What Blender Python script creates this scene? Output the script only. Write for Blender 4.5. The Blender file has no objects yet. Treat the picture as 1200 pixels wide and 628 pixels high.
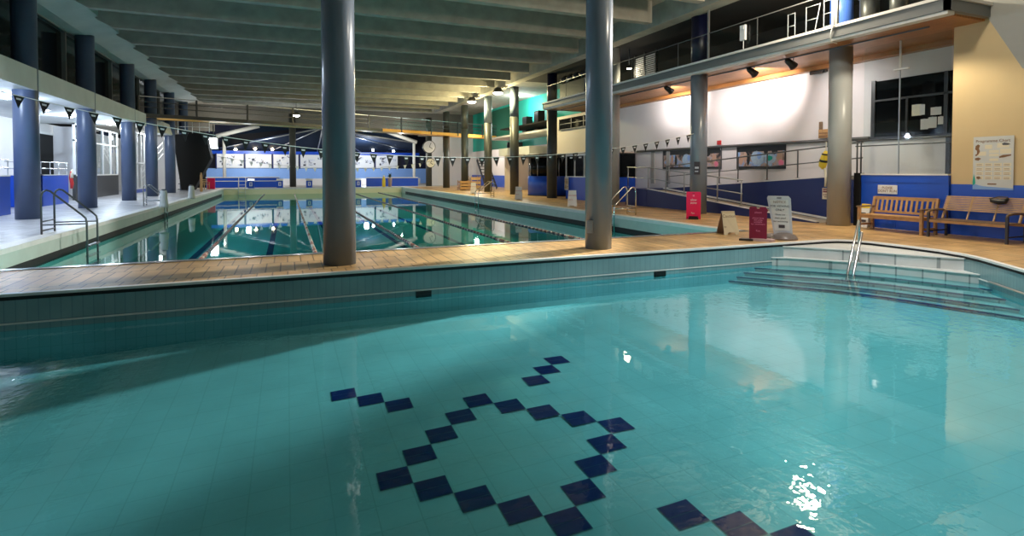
import bpy, math, random
from mathutils import Vector, Matrix
random.seed(7)
PI = math.pi
S = bpy.context.scene
COL = S.collection
# ------------------------------------------------------------------ camera model (metres; Y runs along the pools)
F = 645.0; PITCH = math.radians(1.5); YAW = math.radians(22.26); EYE = 1.6; HOR = 201.0
CY = HOR + F*math.tan(PITCH)
_fw = Vector((math.sin(YAW)*math.cos(PITCH), math.cos(YAW)*math.cos(PITCH), -math.sin(PITCH)))
_rt = Vector((math.cos(YAW), -math.sin(YAW), 0)); _up = _rt.cross(_fw)
def _ray(px, py): return _fw + _rt*((px-600)/F) - _up*((py-CY)/F)
def on_z(px, py, z=0.0):
    d = _ray(px, py); t = (z-EYE)/d.z; return Vector((d.x*t, d.y*t, z))
def on_x(px, py, x):
    d = _ray(px, py); t = x/d.x; return Vector((x, d.y*t, EYE+d.z*t))
def on_y(px, py, y):
    d = _ray(px, py); t = y/d.y; return Vector((d.x*t, y, EYE+d.z*t))

# ------------------------------------------------------------------ materials
def mat(name, col, rough=0.6, metal=0.0, noise=0.0, nscale=6.0, bump=0.0, emit=None, estr=0.0, spec=0.5):
    m = bpy.data.materials.new(name); m.use_nodes = True
    nt = m.node_tree; b = nt.nodes['Principled BSDF']
    c = (*col, 1)
    b.inputs['Base Color'].default_value = c
    b.inputs['Roughness'].default_value = rough
    b.inputs['Metallic'].default_value = metal
    b.inputs['Specular IOR Level'].default_value = spec
    if noise or bump:
        tc = nt.nodes.new('ShaderNodeTexCoord'); n = nt.nodes.new('ShaderNodeTexNoise')
        n.inputs['Scale'].default_value = nscale; n.inputs['Detail'].default_value = 5
        nt.links.new(tc.outputs['Object'], n.inputs['Vector'])
        if noise:
            mx = nt.nodes.new('ShaderNodeMix'); mx.data_type = 'RGBA'
            mx.inputs[6].default_value = tuple(max(0, x*(1-noise)) for x in col)+(1,)
            mx.inputs[7].default_value = tuple(min(1, x*(1+noise)) for x in col)+(1,)
            nt.links.new(n.outputs['Fac'], mx.inputs[0]); nt.links.new(mx.outputs[2], b.inputs['Base Color'])
        if bump:
            bp = nt.nodes.new('ShaderNodeBump'); bp.inputs['Strength'].default_value = bump; bp.inputs['Distance'].default_value = 0.02
            nt.links.new(n.outputs['Fac'], bp.inputs['Height']); nt.links.new(bp.outputs['Normal'], b.inputs['Normal'])
    if emit:
        b.inputs['Emission Color'].default_value = (*emit, 1); b.inputs['Emission Strength'].default_value = estr
    return m
def brick_mat(name, c1, c2, mortar, w, h, msize=0.006, rough=0.4, axes='xy', offset=0.5, noise=0.25, bump=0.3, spec=0.5):
    m = bpy.data.materials.new(name); m.use_nodes = True
    nt = m.node_tree; b = nt.nodes['Principled BSDF']; L = nt.links.new
    tc = nt.nodes.new('ShaderNodeTexCoord'); sp = nt.nodes.new('ShaderNodeSeparateXYZ'); cb = nt.nodes.new('ShaderNodeCombineXYZ')
    L(tc.outputs['Object'], sp.inputs[0])
    if axes == 'wall':                      # x+y along the wall, z up it
        ad = nt.nodes.new('ShaderNodeMath'); ad.operation = 'ADD'
        L(sp.outputs['X'], ad.inputs[0]); L(sp.outputs['Y'], ad.inputs[1]); L(ad.outputs[0], cb.inputs['X']); L(sp.outputs['Z'], cb.inputs['Y'])
    else:
        L(sp.outputs['XYZ'.find(axes[0].upper())], cb.inputs['X']); L(sp.outputs['XYZ'.find(axes[1].upper())], cb.inputs['Y'])
    bt = nt.nodes.new('ShaderNodeTexBrick'); bt.offset = offset
    bt.inputs['Color1'].default_value = (*c1, 1); bt.inputs['Color2'].default_value = (*c2, 1); bt.inputs['Mortar'].default_value = (*mortar, 1)
    bt.inputs['Scale'].default_value = 1; bt.inputs['Brick Width'].default_value = w; bt.inputs['Row Height'].default_value = h
    bt.inputs['Mortar Size'].default_value = msize; bt.inputs['Mortar Smooth'].default_value = 0.3
    L(cb.outputs[0], bt.inputs['Vector'])
    n = nt.nodes.new('ShaderNodeTexNoise'); n.inputs['Scale'].default_value = 1.3; n.inputs['Detail'].default_value = 7
    L(tc.outputs['Object'], n.inputs['Vector'])
    mr = nt.nodes.new('ShaderNodeMapRange'); mr.inputs['From Min'].default_value = .3; mr.inputs['From Max'].default_value = .7
    mr.inputs['To Min'].default_value = 1-noise; mr.inputs['To Max'].default_value = 1+noise
    L(n.outputs['Fac'], mr.inputs['Value'])
    vm = nt.nodes.new('ShaderNodeVectorMath'); vm.operation = 'SCALE'
    L(bt.outputs['Color'], vm.inputs[0]); L(mr.outputs[0], vm.inputs['Scale']); L(vm.outputs[0], b.inputs['Base Color'])
    b.inputs['Roughness'].default_value = rough; b.inputs['Specular IOR Level'].default_value = spec
    bp = nt.nodes.new('ShaderNodeBump'); bp.inputs['Strength'].default_value = bump; bp.inputs['Distance'].default_value = 0.004; bp.invert = True
    L(bt.outputs['Fac'], bp.inputs['Height']); L(bp.outputs['Normal'], b.inputs['Normal'])
    return m
def outer_face(nt, fr, mix):             # reflect at the outer surface only, let light out from behind
    g = nt.nodes.new('ShaderNodeNewGeometry'); a = nt.nodes.new('ShaderNodeMath'); a.operation = 'SUBTRACT'; a.inputs[0].default_value = 1
    b = nt.nodes.new('ShaderNodeMath'); b.operation = 'MULTIPLY'
    nt.links.new(g.outputs['Backfacing'], a.inputs[1]); nt.links.new(a.outputs[0], b.inputs[0]); nt.links.new(fr.outputs[0], b.inputs[1]); nt.links.new(b.outputs[0], mix.inputs[0])
def water_mat(name, tint, bscale, bstr, detail=2.0, dist=0.02, patch=False):
    m = bpy.data.materials.new(name); m.use_nodes = True
    nt = m.node_tree; nt.nodes.clear(); L = nt.links.new
    out = nt.nodes.new('ShaderNodeOutputMaterial'); mix = nt.nodes.new('ShaderNodeMixShader')
    tr = nt.nodes.new('ShaderNodeBsdfTransparent'); tr.inputs[0].default_value = (*tint, 1)
    gl = nt.nodes.new('ShaderNodeBsdfGlossy'); gl.inputs['Roughness'].default_value = 0.015
    fr = nt.nodes.new('ShaderNodeFresnel'); fr.inputs['IOR'].default_value = 1.55
    tc = nt.nodes.new('ShaderNodeTexCoord'); n = nt.nodes.new('ShaderNodeTexNoise')
    n.inputs['Scale'].default_value = bscale; n.inputs['Detail'].default_value = detail
    bp = nt.nodes.new('ShaderNodeBump'); bp.inputs['Strength'].default_value = bstr; bp.inputs['Distance'].default_value = dist
    L(tc.outputs['Object'], n.inputs['Vector'])
    if patch:        # the water is livelier in broad drifting patches, nearly still elsewhere
        p = nt.nodes.new('ShaderNodeTexNoise'); p.inputs['Scale'].default_value = 0.22; p.inputs['Detail'].default_value = 1
        mp = nt.nodes.new('ShaderNodeMapping'); mp.inputs['Location'].default_value = (1.7, 0.4, 0)
        mr = nt.nodes.new('ShaderNodeMapRange'); mr.inputs['From Min'].default_value = .42; mr.inputs['From Max'].default_value = .62
        mr.inputs['To Min'].default_value = .10; mr.inputs['To Max'].default_value = 1.0
        mu = nt.nodes.new('ShaderNodeMath'); mu.operation = 'MULTIPLY'
        L(tc.outputs['Object'], mp.inputs['Vector']); L(mp.outputs[0], p.inputs['Vector']); L(p.outputs['Fac'], mr.inputs['Value'])
        L(n.outputs['Fac'], mu.inputs[0]); L(mr.outputs[0], mu.inputs[1]); L(mu.outputs[0], bp.inputs['Height'])
    else:
        L(n.outputs['Fac'], bp.inputs['Height'])
    L(bp.outputs['Normal'], fr.inputs['Normal']); L(bp.outputs['Normal'], gl.inputs['Normal'])
    outer_face(nt, fr, mix); L(tr.outputs[0], mix.inputs[1]); L(gl.outputs[0], mix.inputs[2]); L(mix.outputs[0], out.inputs[0])
    return m
def glass_mat(name, tint, ior=1.5):
    m = bpy.data.materials.new(name); m.use_nodes = True
    nt = m.node_tree; nt.nodes.clear(); L = nt.links.new
    out = nt.nodes.new('ShaderNodeOutputMaterial'); mix = nt.nodes.new('ShaderNodeMixShader')
    tr = nt.nodes.new('ShaderNodeBsdfTransparent'); tr.inputs[0].default_value = (*tint, 1)
    gl = nt.nodes.new('ShaderNodeBsdfGlossy'); gl.inputs['Roughness'].default_value = 0.02
    fr = nt.nodes.new('ShaderNodeFresnel'); fr.inputs['IOR'].default_value = ior
    outer_face(nt, fr, mix); L(tr.outputs[0], mix.inputs[1]); L(gl.outputs[0], mix.inputs[2]); L(mix.outputs[0], out.inputs[0])
    return m
M = dict(
    deck=brick_mat('tan_pavers', (.64,.42,.19), (.50,.31,.13), (.20,.12,.06), .22, .95, .012, .42, 'xy', .5, .35, .3),
    deck_left=brick_mat('pale_pavers', (.58,.58,.60), (.50,.50,.53), (.30,.30,.32), .30, .30, .01, .35, 'xy', 0, .3, .2),
    deck_far=mat('far_pavers', (.55,.50,.42), .5, noise=.2, nscale=1.5),
    coping=mat('white_coping', (.78,.78,.76), .45, noise=.12, nscale=4),
    copinggrey=mat('dark_grey_coping', (.26,.28,.30), .2, noise=.15, nscale=4),
    gap=mat('overflow_slot_shade', (.012,.014,.016), .7),  # near-black strip paints the shade inside the slot below the coping
    walltile=brick_mat('pool_wall_tiles', (.25,.40,.43), (.23,.375,.405), (.17,.29,.32), .12, .36, .005, .25, 'wall', 0, .12, .2),
    walltilelow=brick_mat('brightened_pool_wall_tiles', (.30,.62,.68), (.28,.60,.65), (.22,.50,.55), .12, .36, .005, .3, 'wall', 0, .12, .2),  # wall tiles again, coloured lighter below the waterline to look better lit
    floortile=brick_mat('pool_floor_tiles', (.72,.80,.81), (.69,.78,.79), (.60,.69,.70), .292, .292, .006, .4, 'xy', 0, .08, .2),
    darktile=mat('navy_mosaic_tiles', (.006,.02,.16), .6, spec=.1),
    tileline=mat('navy_tile_joint', (.06,.12,.22), .4),
    mainfloor=mat('main_pool_floor', (.30,.62,.62), .5, noise=.06, nscale=1),
    mainwall=mat('main_pool_wall', (.52,.60,.55), .5, noise=.12, nscale=3),
    endwall=mat('cream_end_wall', (.90,.84,.55), .5),
    step=brick_mat('step_tiles', (.70,.71,.69), (.63,.65,.64), (.33,.36,.36), .20, .6, .008, .35, 'wall', 0, .15, .3),
    concrete=mat('raw_concrete', (.34,.32,.28), .85, noise=.35, nscale=2.2, bump=.2),
    concrete_pale=mat('pale_concrete', (.60,.62,.60), .8, noise=.15, nscale=1.5),
    column=mat('grey_column_paint', (.17,.21,.27), .25, noise=.06, nscale=3),
    columnlight=mat('pale_grey_column_paint', (.36,.37,.365), .35, noise=.06, nscale=3),
    columndark=mat('shaded_column_paint', (.05,.055,.05), .45, noise=.1, nscale=3),  # shade on the far columns is put into this dark colour
    column_blue=mat('blue_grey_column_paint', (.07,.10,.18), .35, noise=.08, nscale=3),
    column_upper=mat('royal_blue_column_paint', (.06,.15,.55), .35),
    white=mat('white_paint', (.80,.77,.77), .6, noise=.03, nscale=2),
    whiteplain=mat('white_plastic', (.85,.85,.84), .4),
    yellow=mat('yellow_plaster', (.74,.57,.32), .75, noise=.05, nscale=2),
    greysoffit=mat('grey_plaster', (.42,.42,.40), .8, noise=.05),
    blue=mat('royal_blue_paint', (.008,.08,.58), .32, noise=.05, nscale=3),
    navy=mat('navy_paint', (.004,.016,.13), .35),
    midnight=mat('midnight_paint', (.004,.006,.03), .4),
    skyblue=mat('pale_blue_panel', (.26,.45,.85), .5, noise=.06),
    black=mat('black_plastic', (.012,.013,.015), .4),
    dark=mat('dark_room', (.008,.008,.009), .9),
    darkglass=mat('dark_glazing', (.005,.006,.007), .08, spec=.15),
    steel=mat('stainless_steel', (.72,.73,.74), .22, 1.0),
    rail=mat('grey_painted_steel', (.10,.105,.11), .4, .3),
    railpale=mat('galvanised_steel', (.42,.43,.44), .35, .8),
    fascia=mat('fascia_steel', (.15,.16,.165), .4, .2),
    fascia_lip=mat('fascia_lip', (.72,.70,.68), .4),
    teak=mat('weathered_teak', (.50,.29,.12), .5, noise=.35, nscale=9),
    teakdark=mat('dark_teak', (.20,.13,.075), .5, noise=.3, nscale=9),
    slatpale=mat('pale_timber_slats', (.62,.42,.23), .5, noise=.3, nscale=7),
    graphite=mat('graphite_frame', (.06,.06,.06), .4, .4),
    pink=mat('magenta_plastic', (.74,.01,.10), .4),
    maroon=mat('maroon_plastic', (.20,.006,.035), .4),
    cream=mat('cream_plastic', (.86,.80,.62), .45),
    taupe=mat('taupe_plastic', (.32,.22,.18), .5),
    greyboard=mat('grey_sign_board', (.60,.62,.66), .4),
    rock=mat('moulded_base', (.20,.165,.15), .3, noise=.2, nscale=20),
    pinkrubber=mat('dusty_pink_rubber', (.45,.33,.32), .6),
    ink=mat('dark_ink', (.06,.05,.06), .6),
    brownink=mat('brown_ink', (.25,.13,.06), .6),
    whiteink=mat('white_ink', (.85,.82,.80), .6),
    pinkink=mat('pink_ink', (.80,.22,.36), .6),
    red=mat('red_paint', (.50,.02,.02), .4),
    gold=mat('yellow_foam', (.90,.66,.05), .5),
    paper=mat('white_paper', (.72,.72,.70), .7),
    paperblue=mat('pale_blue_paper', (.70,.73,.73), .6, noise=.12, nscale=3),
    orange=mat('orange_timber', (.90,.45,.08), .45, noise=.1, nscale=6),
    roofnavy=mat('navy_tent_roof', (.008,.016,.035), .8, spec=.1),
    teal=mat('teal_wall_paint', (.02,.45,.36), .6),
    green=mat('green_wall_paint', (.0,.10,.055), .6),
    beige=mat('beige_plaster', (.66,.58,.48), .7),
    skin=mat('printed_skin_tone', (.55,.36,.27), .6),
    paleblue=mat('printed_water', (.45,.62,.88), .6, noise=.3, nscale=8),
    greybrown=mat('grey_brown_board', (.17,.16,.145), .8, noise=.2),
    plant=mat('dark_leaf', (.02,.05,.02), .5),
    water=water_mat('pool_water', (.40,.82,.88), 6.5, .20, 3.0, .03, True),
    watermain=water_mat('main_pool_water', (.28,.85,.86), 2.0, .05, 2.0, .02),
    glass=glass_mat('clear_glass', (.93,.96,.96)),
    lamp_warm=mat('lit_warm_lamp', (1,1,1), .4, emit=(1,.78,.48), estr=40),
    lamp_cool=mat('lit_cool_lamp', (1,1,1), .4, emit=(.85,.93,1), estr=25),
    tracklamp=mat('lamp_lens', (1,1,1), .4, emit=(1,.9,.8), estr=20),
)
def wood_soffit():
    m = brick_mat('timber_soffit_boards', (.46,.20,.06), (.40,.17,.05), (.10,.04,.01), 4.0, .11, .006, .4, 'yx', .4, .15, .3)
    return m
M['soffit'] = wood_soffit()
def stripe_mat(name, cols, period, axis=1):
    m = bpy.data.materials.new(name); m.use_nodes = True
    nt = m.node_tree; b = nt.nodes['Principled BSDF']; L = nt.links.new
    tc = nt.nodes.new('ShaderNodeTexCoord'); sp = nt.nodes.new('ShaderNodeSeparateXYZ'); md = nt.nodes.new('ShaderNodeMath'); md.operation = 'FRACT'
    dv = nt.nodes.new('ShaderNodeMath'); dv.operation = 'DIVIDE'; dv.inputs[1].default_value = period
    rp = nt.nodes.new('ShaderNodeValToRGB'); rp.color_ramp.interpolation = 'CONSTANT'
    L(tc.outputs['Object'], sp.inputs[0]); L(sp.outputs[axis], dv.inputs[0]); L(dv.outputs[0], md.inputs[0]); L(md.outputs[0], rp.inputs[0]); L(rp.outputs[0], b.inputs['Base Color'])
    e = rp.color_ramp.elements; e[0].position = 0; e[0].color = (*cols[0], 1); e[1].position = 1/len(cols); e[1].color = (*cols[1], 1)
    for i, c in enumerate(cols[2:], 2):
        x = e.new(i/len(cols)); x.color = (*c, 1)
    b.inputs['Roughness'].default_value = .4
    return m
M['rope_dark'] = stripe_mat('dark_rope_floats', [(.02,.03,.05), (.05,.05,.07), (.16,.05,.04), (.02,.03,.05)], 4.0)
M['rope_red'] = stripe_mat('red_and_cream_rope_floats', [(.30,.06,.03), (.55,.42,.32), (.22,.05,.03)], 0.6)
M['rope_pale'] = stripe_mat('cream_rope_floats', [(.55,.50,.42), (.30,.10,.06), (.55,.50,.42), (.40,.34,.30)], 2.4)
def picture_mat(name, cols, scale, seed):
    m = bpy.data.materials.new(name); m.use_nodes = True
    nt = m.node_tree; b = nt.nodes['Principled BSDF']; L = nt.links.new
    tc = nt.nodes.new('ShaderNodeTexCoord'); mp = nt.nodes.new('ShaderNodeMapping'); mp.inputs['Location'].default_value = (seed, seed*.7, 0)
    n = nt.nodes.new('ShaderNodeTexNoise'); n.inputs['Scale'].default_value = scale; n.inputs['Detail'].default_value = 3; n.inputs['Distortion'].default_value = .8
    rp = nt.nodes.new('ShaderNodeValToRGB'); e = rp.color_ramp.elements
    L(tc.outputs['Object'], mp.inputs['Vector']); L(mp.outputs[0], n.inputs['Vector']); L(n.outputs['Fac'], rp.inputs[0]); L(rp.outputs[0], b.inputs['Base Color'])
    e[0].position = .3; e[0].color = (*cols[0], 1); e[1].position = .7; e[1].color = (*cols[-1], 1)
    k = len(cols)
    for i, c in enumerate(cols[1:-1], 1):
        x = e.new(.3+.4*i/(k-1)); x.color = (*c, 1)
    return m
M['pic'] = picture_mat('bathers_picture', [(.02,.02,.03), (.30,.20,.16), (.55,.42,.36), (.20,.40,.75), (.55,.70,.88)], 2.6, 3.1)
M['pic_small'] = picture_mat('small_picture', [(.05,.08,.06), (.5,.35,.2), (.7,.65,.55)], 6, 1.2)
M['boardpic'] = picture_mat('monochrome_photographs', [(.04,.04,.06), (.04,.04,.06), (.70,.72,.78), (.80,.82,.86), (.30,.32,.36)], 2.2, 5.0)

# ------------------------------------------------------------------ mesh builder
class MB:
    def __init__(s): s.v = []; s.f = []; s.m = []; s.sm = []
    def add(s, vs, fs, m=0, smooth=False):
        b = len(s.v); s.v += [tuple(v) for v in vs]
        for f in fs: s.f.append([b+i for i in f]); s.m.append(m); s.sm.append(smooth)
        return s
    def bx(s, x0, y0, z0, x1, y1, z1, m=0):
        x0, x1 = min(x0,x1), max(x0,x1); y0, y1 = min(y0,y1), max(y0,y1); z0, z1 = min(z0,z1), max(z0,z1)
        vs = [(x0,y0,z0),(x1,y0,z0),(x1,y1,z0),(x0,y1,z0),(x0,y0,z1),(x1,y0,z1),(x1,y1,z1),(x0,y1,z1)]
        return s.add(vs, [(3,2,1,0),(4,5,6,7),(0,1,5,4),(1,2,6,5),(2,3,7,6),(3,0,4,7)], m)
    def beam(s, p, q, w, h, m=0, up=(0,0,1)):        # a bar of rectangular section from p to q
        p, q = Vector(p), Vector(q); d = (q-p).normalized(); u = Vector(up); r = d.cross(u)
        if r.length < 1e-4: r = d.cross(Vector((0,1,0)))
        r.normalize(); u = r.cross(d)
        vs = [c + r*a*w/2 + u*b*h/2 for c in (p, q) for a, b in ((-1,-1),(1,-1),(1,1),(-1,1))]
        return s.add(vs, [(0,1,2,3),(7,6,5,4),(0,4,5,1),(1,5,6,2),(2,6,7,3),(3,7,4,0)], m)
    def cyl(s, p, q, r0, r1=None, n=16, m=0):
        return s.tube([p, q], [r0, r0 if r1 is None else r1], n, m)
    def tube(s, pts, r, n=10, m=0):
        pts = [Vector(p) for p in pts]; rs = r if isinstance(r, (list, tuple)) else [r]*len(pts)
        vs = []; fs = []; k = len(pts); ref = None
        for i, p in enumerate(pts):
            t = (pts[min(i+1,k-1)] - pts[max(i-1,0)]).normalized()
            if ref is None: ref = Vector((0,0,1)) if abs(t.z) < .95 else Vector((1,0,0))
            a = (ref - t*ref.dot(t)).normalized(); b = t.cross(a); ref = a
            vs += [p + (a*math.cos(2*PI*j/n) + b*math.sin(2*PI*j/n))*rs[i] for j in range(n)]
        for i in range(k-1):
            for j in range(n):
                fs.append((i*n+j, i*n+(j+1)%n, (i+1)*n+(j+1)%n, (i+1)*n+j))
        s.add(vs, fs, m, True)
        b = len(s.v)-len(vs)
        for f in (list(range(n))[::-1], [(k-1)*n+j for j in range(n)]):
            s.f.append([b+i for i in f]); s.m.append(m); s.sm.append(False)
        return s
    def lathe(s, prof, c=(0,0,0), n=24, m=0):
        vs = [(c[0]+r*math.cos(2*PI*j/n), c[1]+r*math.sin(2*PI*j/n), c[2]+z) for r, z in prof for j in range(n)]
        fs = [(i*n+j, i*n+(j+1)%n, (i+1)*n+(j+1)%n, (i+1)*n+j) for i in range(len(prof)-1) for j in range(n)]
        s.add(vs, fs, m, True)
        b = len(s.v)-len(vs)
        for f in (list(range(n))[::-1], [(len(prof)-1)*n+j for j in range(n)]):
            s.f.append([b+i for i in f]); s.m.append(m); s.sm.append(False)
        return s
    def prism(s, poly, vec, m=0):                      # 3-D polygon swept along vec
        p = [Vector(x) for x in poly]; v = Vector(vec); n = len(p)
        return s.add(p + [x+v for x in p], [list(range(n))[::-1], list(range(n, 2*n))] + [(i, (i+1)%n, n+(i+1)%n, n+i) for i in range(n)], m)
    def build(s, name, mats, parent=None, bevel=0.0):
        me = bpy.data.meshes.new(name); me.from_pydata(s.v, [], s.f)
        for m in (mats if isinstance(mats, (list, tuple)) else [mats]): me.materials.append(m)
        me.polygons.foreach_set('material_index', s.m); me.polygons.foreach_set('use_smooth', s.sm)
        import bmesh
        bm = bmesh.new(); bm.from_mesh(me); bmesh.ops.recalc_face_normals(bm, faces=bm.faces); bm.to_mesh(me); bm.free()
        o = bpy.data.objects.new(name, me); COL.objects.link(o)
        if parent is not None: o.parent = parent
        if bevel:
            b = o.modifiers.new('bevel', 'BEVEL'); b.width = bevel; b.segments = 2; b.limit_method = 'ANGLE'
        return o
def tag(o, label=None, cat=None, group=None, kind=None):
    if label: o['label'] = label
    if cat: o['category'] = cat
    if group: o['group'] = group
    if kind: o['kind'] = kind
    return o
def struct(o): o['kind'] = 'structure'; return o
def thing(name, label, cat, loc=(0,0,0), rz=0.0, group=None):
    o = bpy.data.objects.new(name, None); COL.objects.link(o); o.empty_display_size = .2
    o.location = loc; o.rotation_euler = (0,0,rz)
    return tag(o, label, cat, group)
def copy_tree(o, parent=None):
    c = o.copy(); COL.objects.link(c)
    if parent is not None: c.parent = parent
    for ch in list(o.children): copy_tree(ch, c)
    return c
def text(name, body, size, m, parent, loc, sx=1.0, align='CENTER'):        # lettering on a sign that faces local -y
    cu = bpy.data.curves.new(name, 'FONT'); cu.body = body; cu.size = size; cu.align_x = align; cu.align_y = 'CENTER'; cu.extrude = .001; cu.space_line = .95
    tmp = bpy.data.objects.new('tmp', cu); COL.objects.link(tmp); bpy.context.view_layer.update()
    me = bpy.data.meshes.new_from_object(tmp.evaluated_get(bpy.context.evaluated_depsgraph_get())); bpy.data.objects.remove(tmp); bpy.data.curves.remove(cu)
    for ch in (parent.children if parent.type == 'EMPTY' else ()):
        if ch.name.split('.')[0] in ('board','plate','sheet','front_panel','header'): parent = ch; break
    me.materials.clear(); me.materials.append(m); o = bpy.data.objects.new(name, me); COL.objects.link(o); o.parent = parent
    o.location = loc; o.rotation_euler = (PI/2, 0, 0); o.scale = (sx, 1, 1)
    return o
def arc(c, r, a0, a1, n, f): return [f(c, r, a0+(a1-a0)*i/n) for i in range(n+1)]

# ------------------------------------------------------------------ floors, pools
WN, WM = -0.47, -0.57               # water levels
MX0, MX1, MY0, MY1 = -5.42, 11.1, 11.38, 57.5
EDGE = [(-10,9.06),(11.55,9.06),(11.9,9.0),(12.13,8.8),(12.26,8.45),(12.28,7.6),(12.24,7.0),(12.08,6.5),(11.81,6.06),(11.02,5.06),(8.3,1.6),(7.6,1.0),(-10,1.0)]
b = MB()
b.prism([(x,y,-.1) for x,y in [(10.9,11.38),(11.1,11.38),(11.1,MY1),(24,MY1),(24,-7),(-20,-7),(-20,1.0),(7.6,1.0)]+EDGE[10:1:-1]+[(11.55,9.06),(10.9,9.06)]], (0,0,.1))
b.bx(-20,9.06,-.1, 10.9,11.38,0); b.bx(-20,1.0,-.1,-10,9.06,0)
struct(b.build('floor', M['deck']))
struct(MB().bx(-20,11.38,-.1,MX0,MY1,0).build('floor_left', M['deck_left']))
struct(MB().bx(-20,MY1,-.1,24,78,0).build('floor_far', M['deck_far']))
def offset(poly, d):
    out = []; n = len(poly)
    for i in range(n):
        p, a, c = Vector(poly[i]), Vector(poly[i-1]), Vector(poly[(i+1)%n])
        u = (p-a).normalized(); w = (c-p).normalized(); nn = (Vector((u.y,-u.x))+Vector((w.y,-w.x))).normalized()
        out.append(p + nn*d/max(.3, nn.dot(Vector((u.y,-u.x)))))
    return [(q.x, q.y) for q in out]
def ring(mb, poly, d0, d1, z0, z1, m=0):
    A, B = offset(poly, d0), offset(poly, d1); n = len(poly)
    for i in range(n):
        j = (i+1)%n
        vs = [(*A[i],z0),(*A[j],z0),(*B[j],z0),(*B[i],z0),(*A[i],z1),(*A[j],z1),(*B[j],z1),(*B[i],z1)]
        mb.add(vs, [(3,2,1,0),(4,5,6,7),(0,1,5,4),(2,3,7,6)], m)
# EDGE runs clockwise, so a positive offset points into the pool
SGN = 1 if (lambda o: o[0][1] < 9.06)(offset(EDGE, .1)) else -1
b = MB(); ring(b, EDGE, -.06*SGN, .04*SGN, -.022, .014); struct(b.build('trim_near_pool', M['coping']))
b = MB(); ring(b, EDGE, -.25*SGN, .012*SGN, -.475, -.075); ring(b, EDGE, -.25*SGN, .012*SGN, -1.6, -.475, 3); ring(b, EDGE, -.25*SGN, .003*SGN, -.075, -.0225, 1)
ring(b, EDGE, -.03*SGN, .026*SGN, -.39, -.37, 2)
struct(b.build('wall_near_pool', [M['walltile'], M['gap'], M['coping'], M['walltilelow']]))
# floor of the near pool: gently sloping, with the navy tile pattern set into it
def fz(x, y): return min(-.995+.045*x+.022*y, -.78)
C0 = complex(1.806, 4.372); CS = complex(.2577, -.0046)
def cell(i, j):
    w = C0 + CS*complex(i, j); return w.real, w.imag
b = MB(); N = 30
gx = [-10.3+23*i/N for i in range(N+1)]; gy = [.8+8.5*j/12 for j in range(13)]
b.add([(x,y,fz(x,y)) for y in gy for x in gx], [(j*(N+1)+i, j*(N+1)+i+1, (j+1)*(N+1)+i+1, (j+1)*(N+1)+i) for j in range(12) for i in range(N)])
cells = set()
for k in range(-4, 5):
    cells |= {(k, 4-abs(k)), (k, -(4-abs(k)))}
for sx in (-1, 1):
    for sy in (-1, 1):
        cells |= {(sx*3, sy*5), (sx*4, sy*6), (sx*5, sy*7)}
for i, j in sorted(cells):
    for h in (0, 1):
        q = [cell(i-.47, j-.47+.485*h), cell(i+.47, j-.47+.485*h), cell(i+.47, j-.015+.485*h), cell(i-.47, j-.015+.485*h)]
        b.add([(x, y, fz(x,y)+.006) for x, y in q], [(0,1,2,3)], 1)
    q = [cell(i-.5, j-.5), cell(i+.5, j-.5), cell(i+.5, j+.5), cell(i-.5, j+.5)]
    b.add([(x, y, fz(x,y)+.004) for x, y in q], [(0,1,2,3)], 2)
struct(b.build('floor_near_pool', [M['floortile'], M['darktile'], M['tileline']]))
# entry steps in the rounded corner
OUT = [(11.55,9.06),(11.9,9.0),(12.13,8.8),(12.26,8.45),(12.28,7.6),(12.24,7.0)]
STEPS = [
    (-.07, [(10.25,9.06),(10.68,8.62),(10.98,8.25),(11.53,7.18),(12.08,6.42)], [(12.12,6.6)]),
    (-.30, [(9.9,9.06),(10.22,8.86),(10.56,8.5),(11.03,7.87),(11.5,6.92),(11.84,6.06)], [(12.08,6.5)]),
    (-.50, [(9.42,9.06),(9.62,8.82),(10.5,7.86),(10.98,7.2),(11.58,5.74)], [(11.81,6.06),(12.08,6.5)]),
    (-.58, [(9.12,9.06),(9.40,8.70),(10.28,7.72),(10.7,7.02),(11.32,5.42)], [(11.81,6.06),(12.08,6.5)]),
    (-.66, [(8.92,9.06),(9.25,8.62),(10.08,7.6),(10.45,6.88),(11.08,5.12)], [(11.81,6.06),(12.08,6.5)]),
    (-.73, [(8.70,9.06),(9.08,8.55),(9.90,7.5),(10.25,6.8),(10.85,4.84)], [(11.02,5.06),(11.81,6.06),(12.08,6.5)]),
]
b = MB()
for k, (z, pl, tail) in enumerate(STEPS):
    b.prism([(x,y,-1.0) for x, y in pl+tail+OUT[::-1]], (0,0,z+1.0))
    for (x0,y0), (x1,y1) in zip(pl, pl[1:]):
        b.beam((x0,y0,z-.004), (x1,y1,z-.004), .05, .022, 1 if k < 2 else 2)
        if k >= 2: b.beam((x0+.1,y0+.08,z+.0), (x1+.1,y1+.08,z+.0), .11, .006, 1)
struct(b.build('floor_pool_steps', [M['step'], M['coping'], M['navy']]))
tag(MB().prism([(x,y,WN) for x,y in offset(EDGE, .013*SGN)], (0,0,.0005)).build('pool_water', M['water']), 'clear teal water filling the near pool', 'water', kind='stuff')
# simple single sheet instead of a slab (the slab's lower face would tint twice)
w = bpy.data.objects['pool_water']; me = bpy.data.meshes.new('pool_water'); me.from_pydata([(x,y,WN) for x,y in offset(EDGE, .013*SGN)][::-1], [], [list(range(len(EDGE)))]); me.materials.append(M['water']); w.data = me
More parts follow.
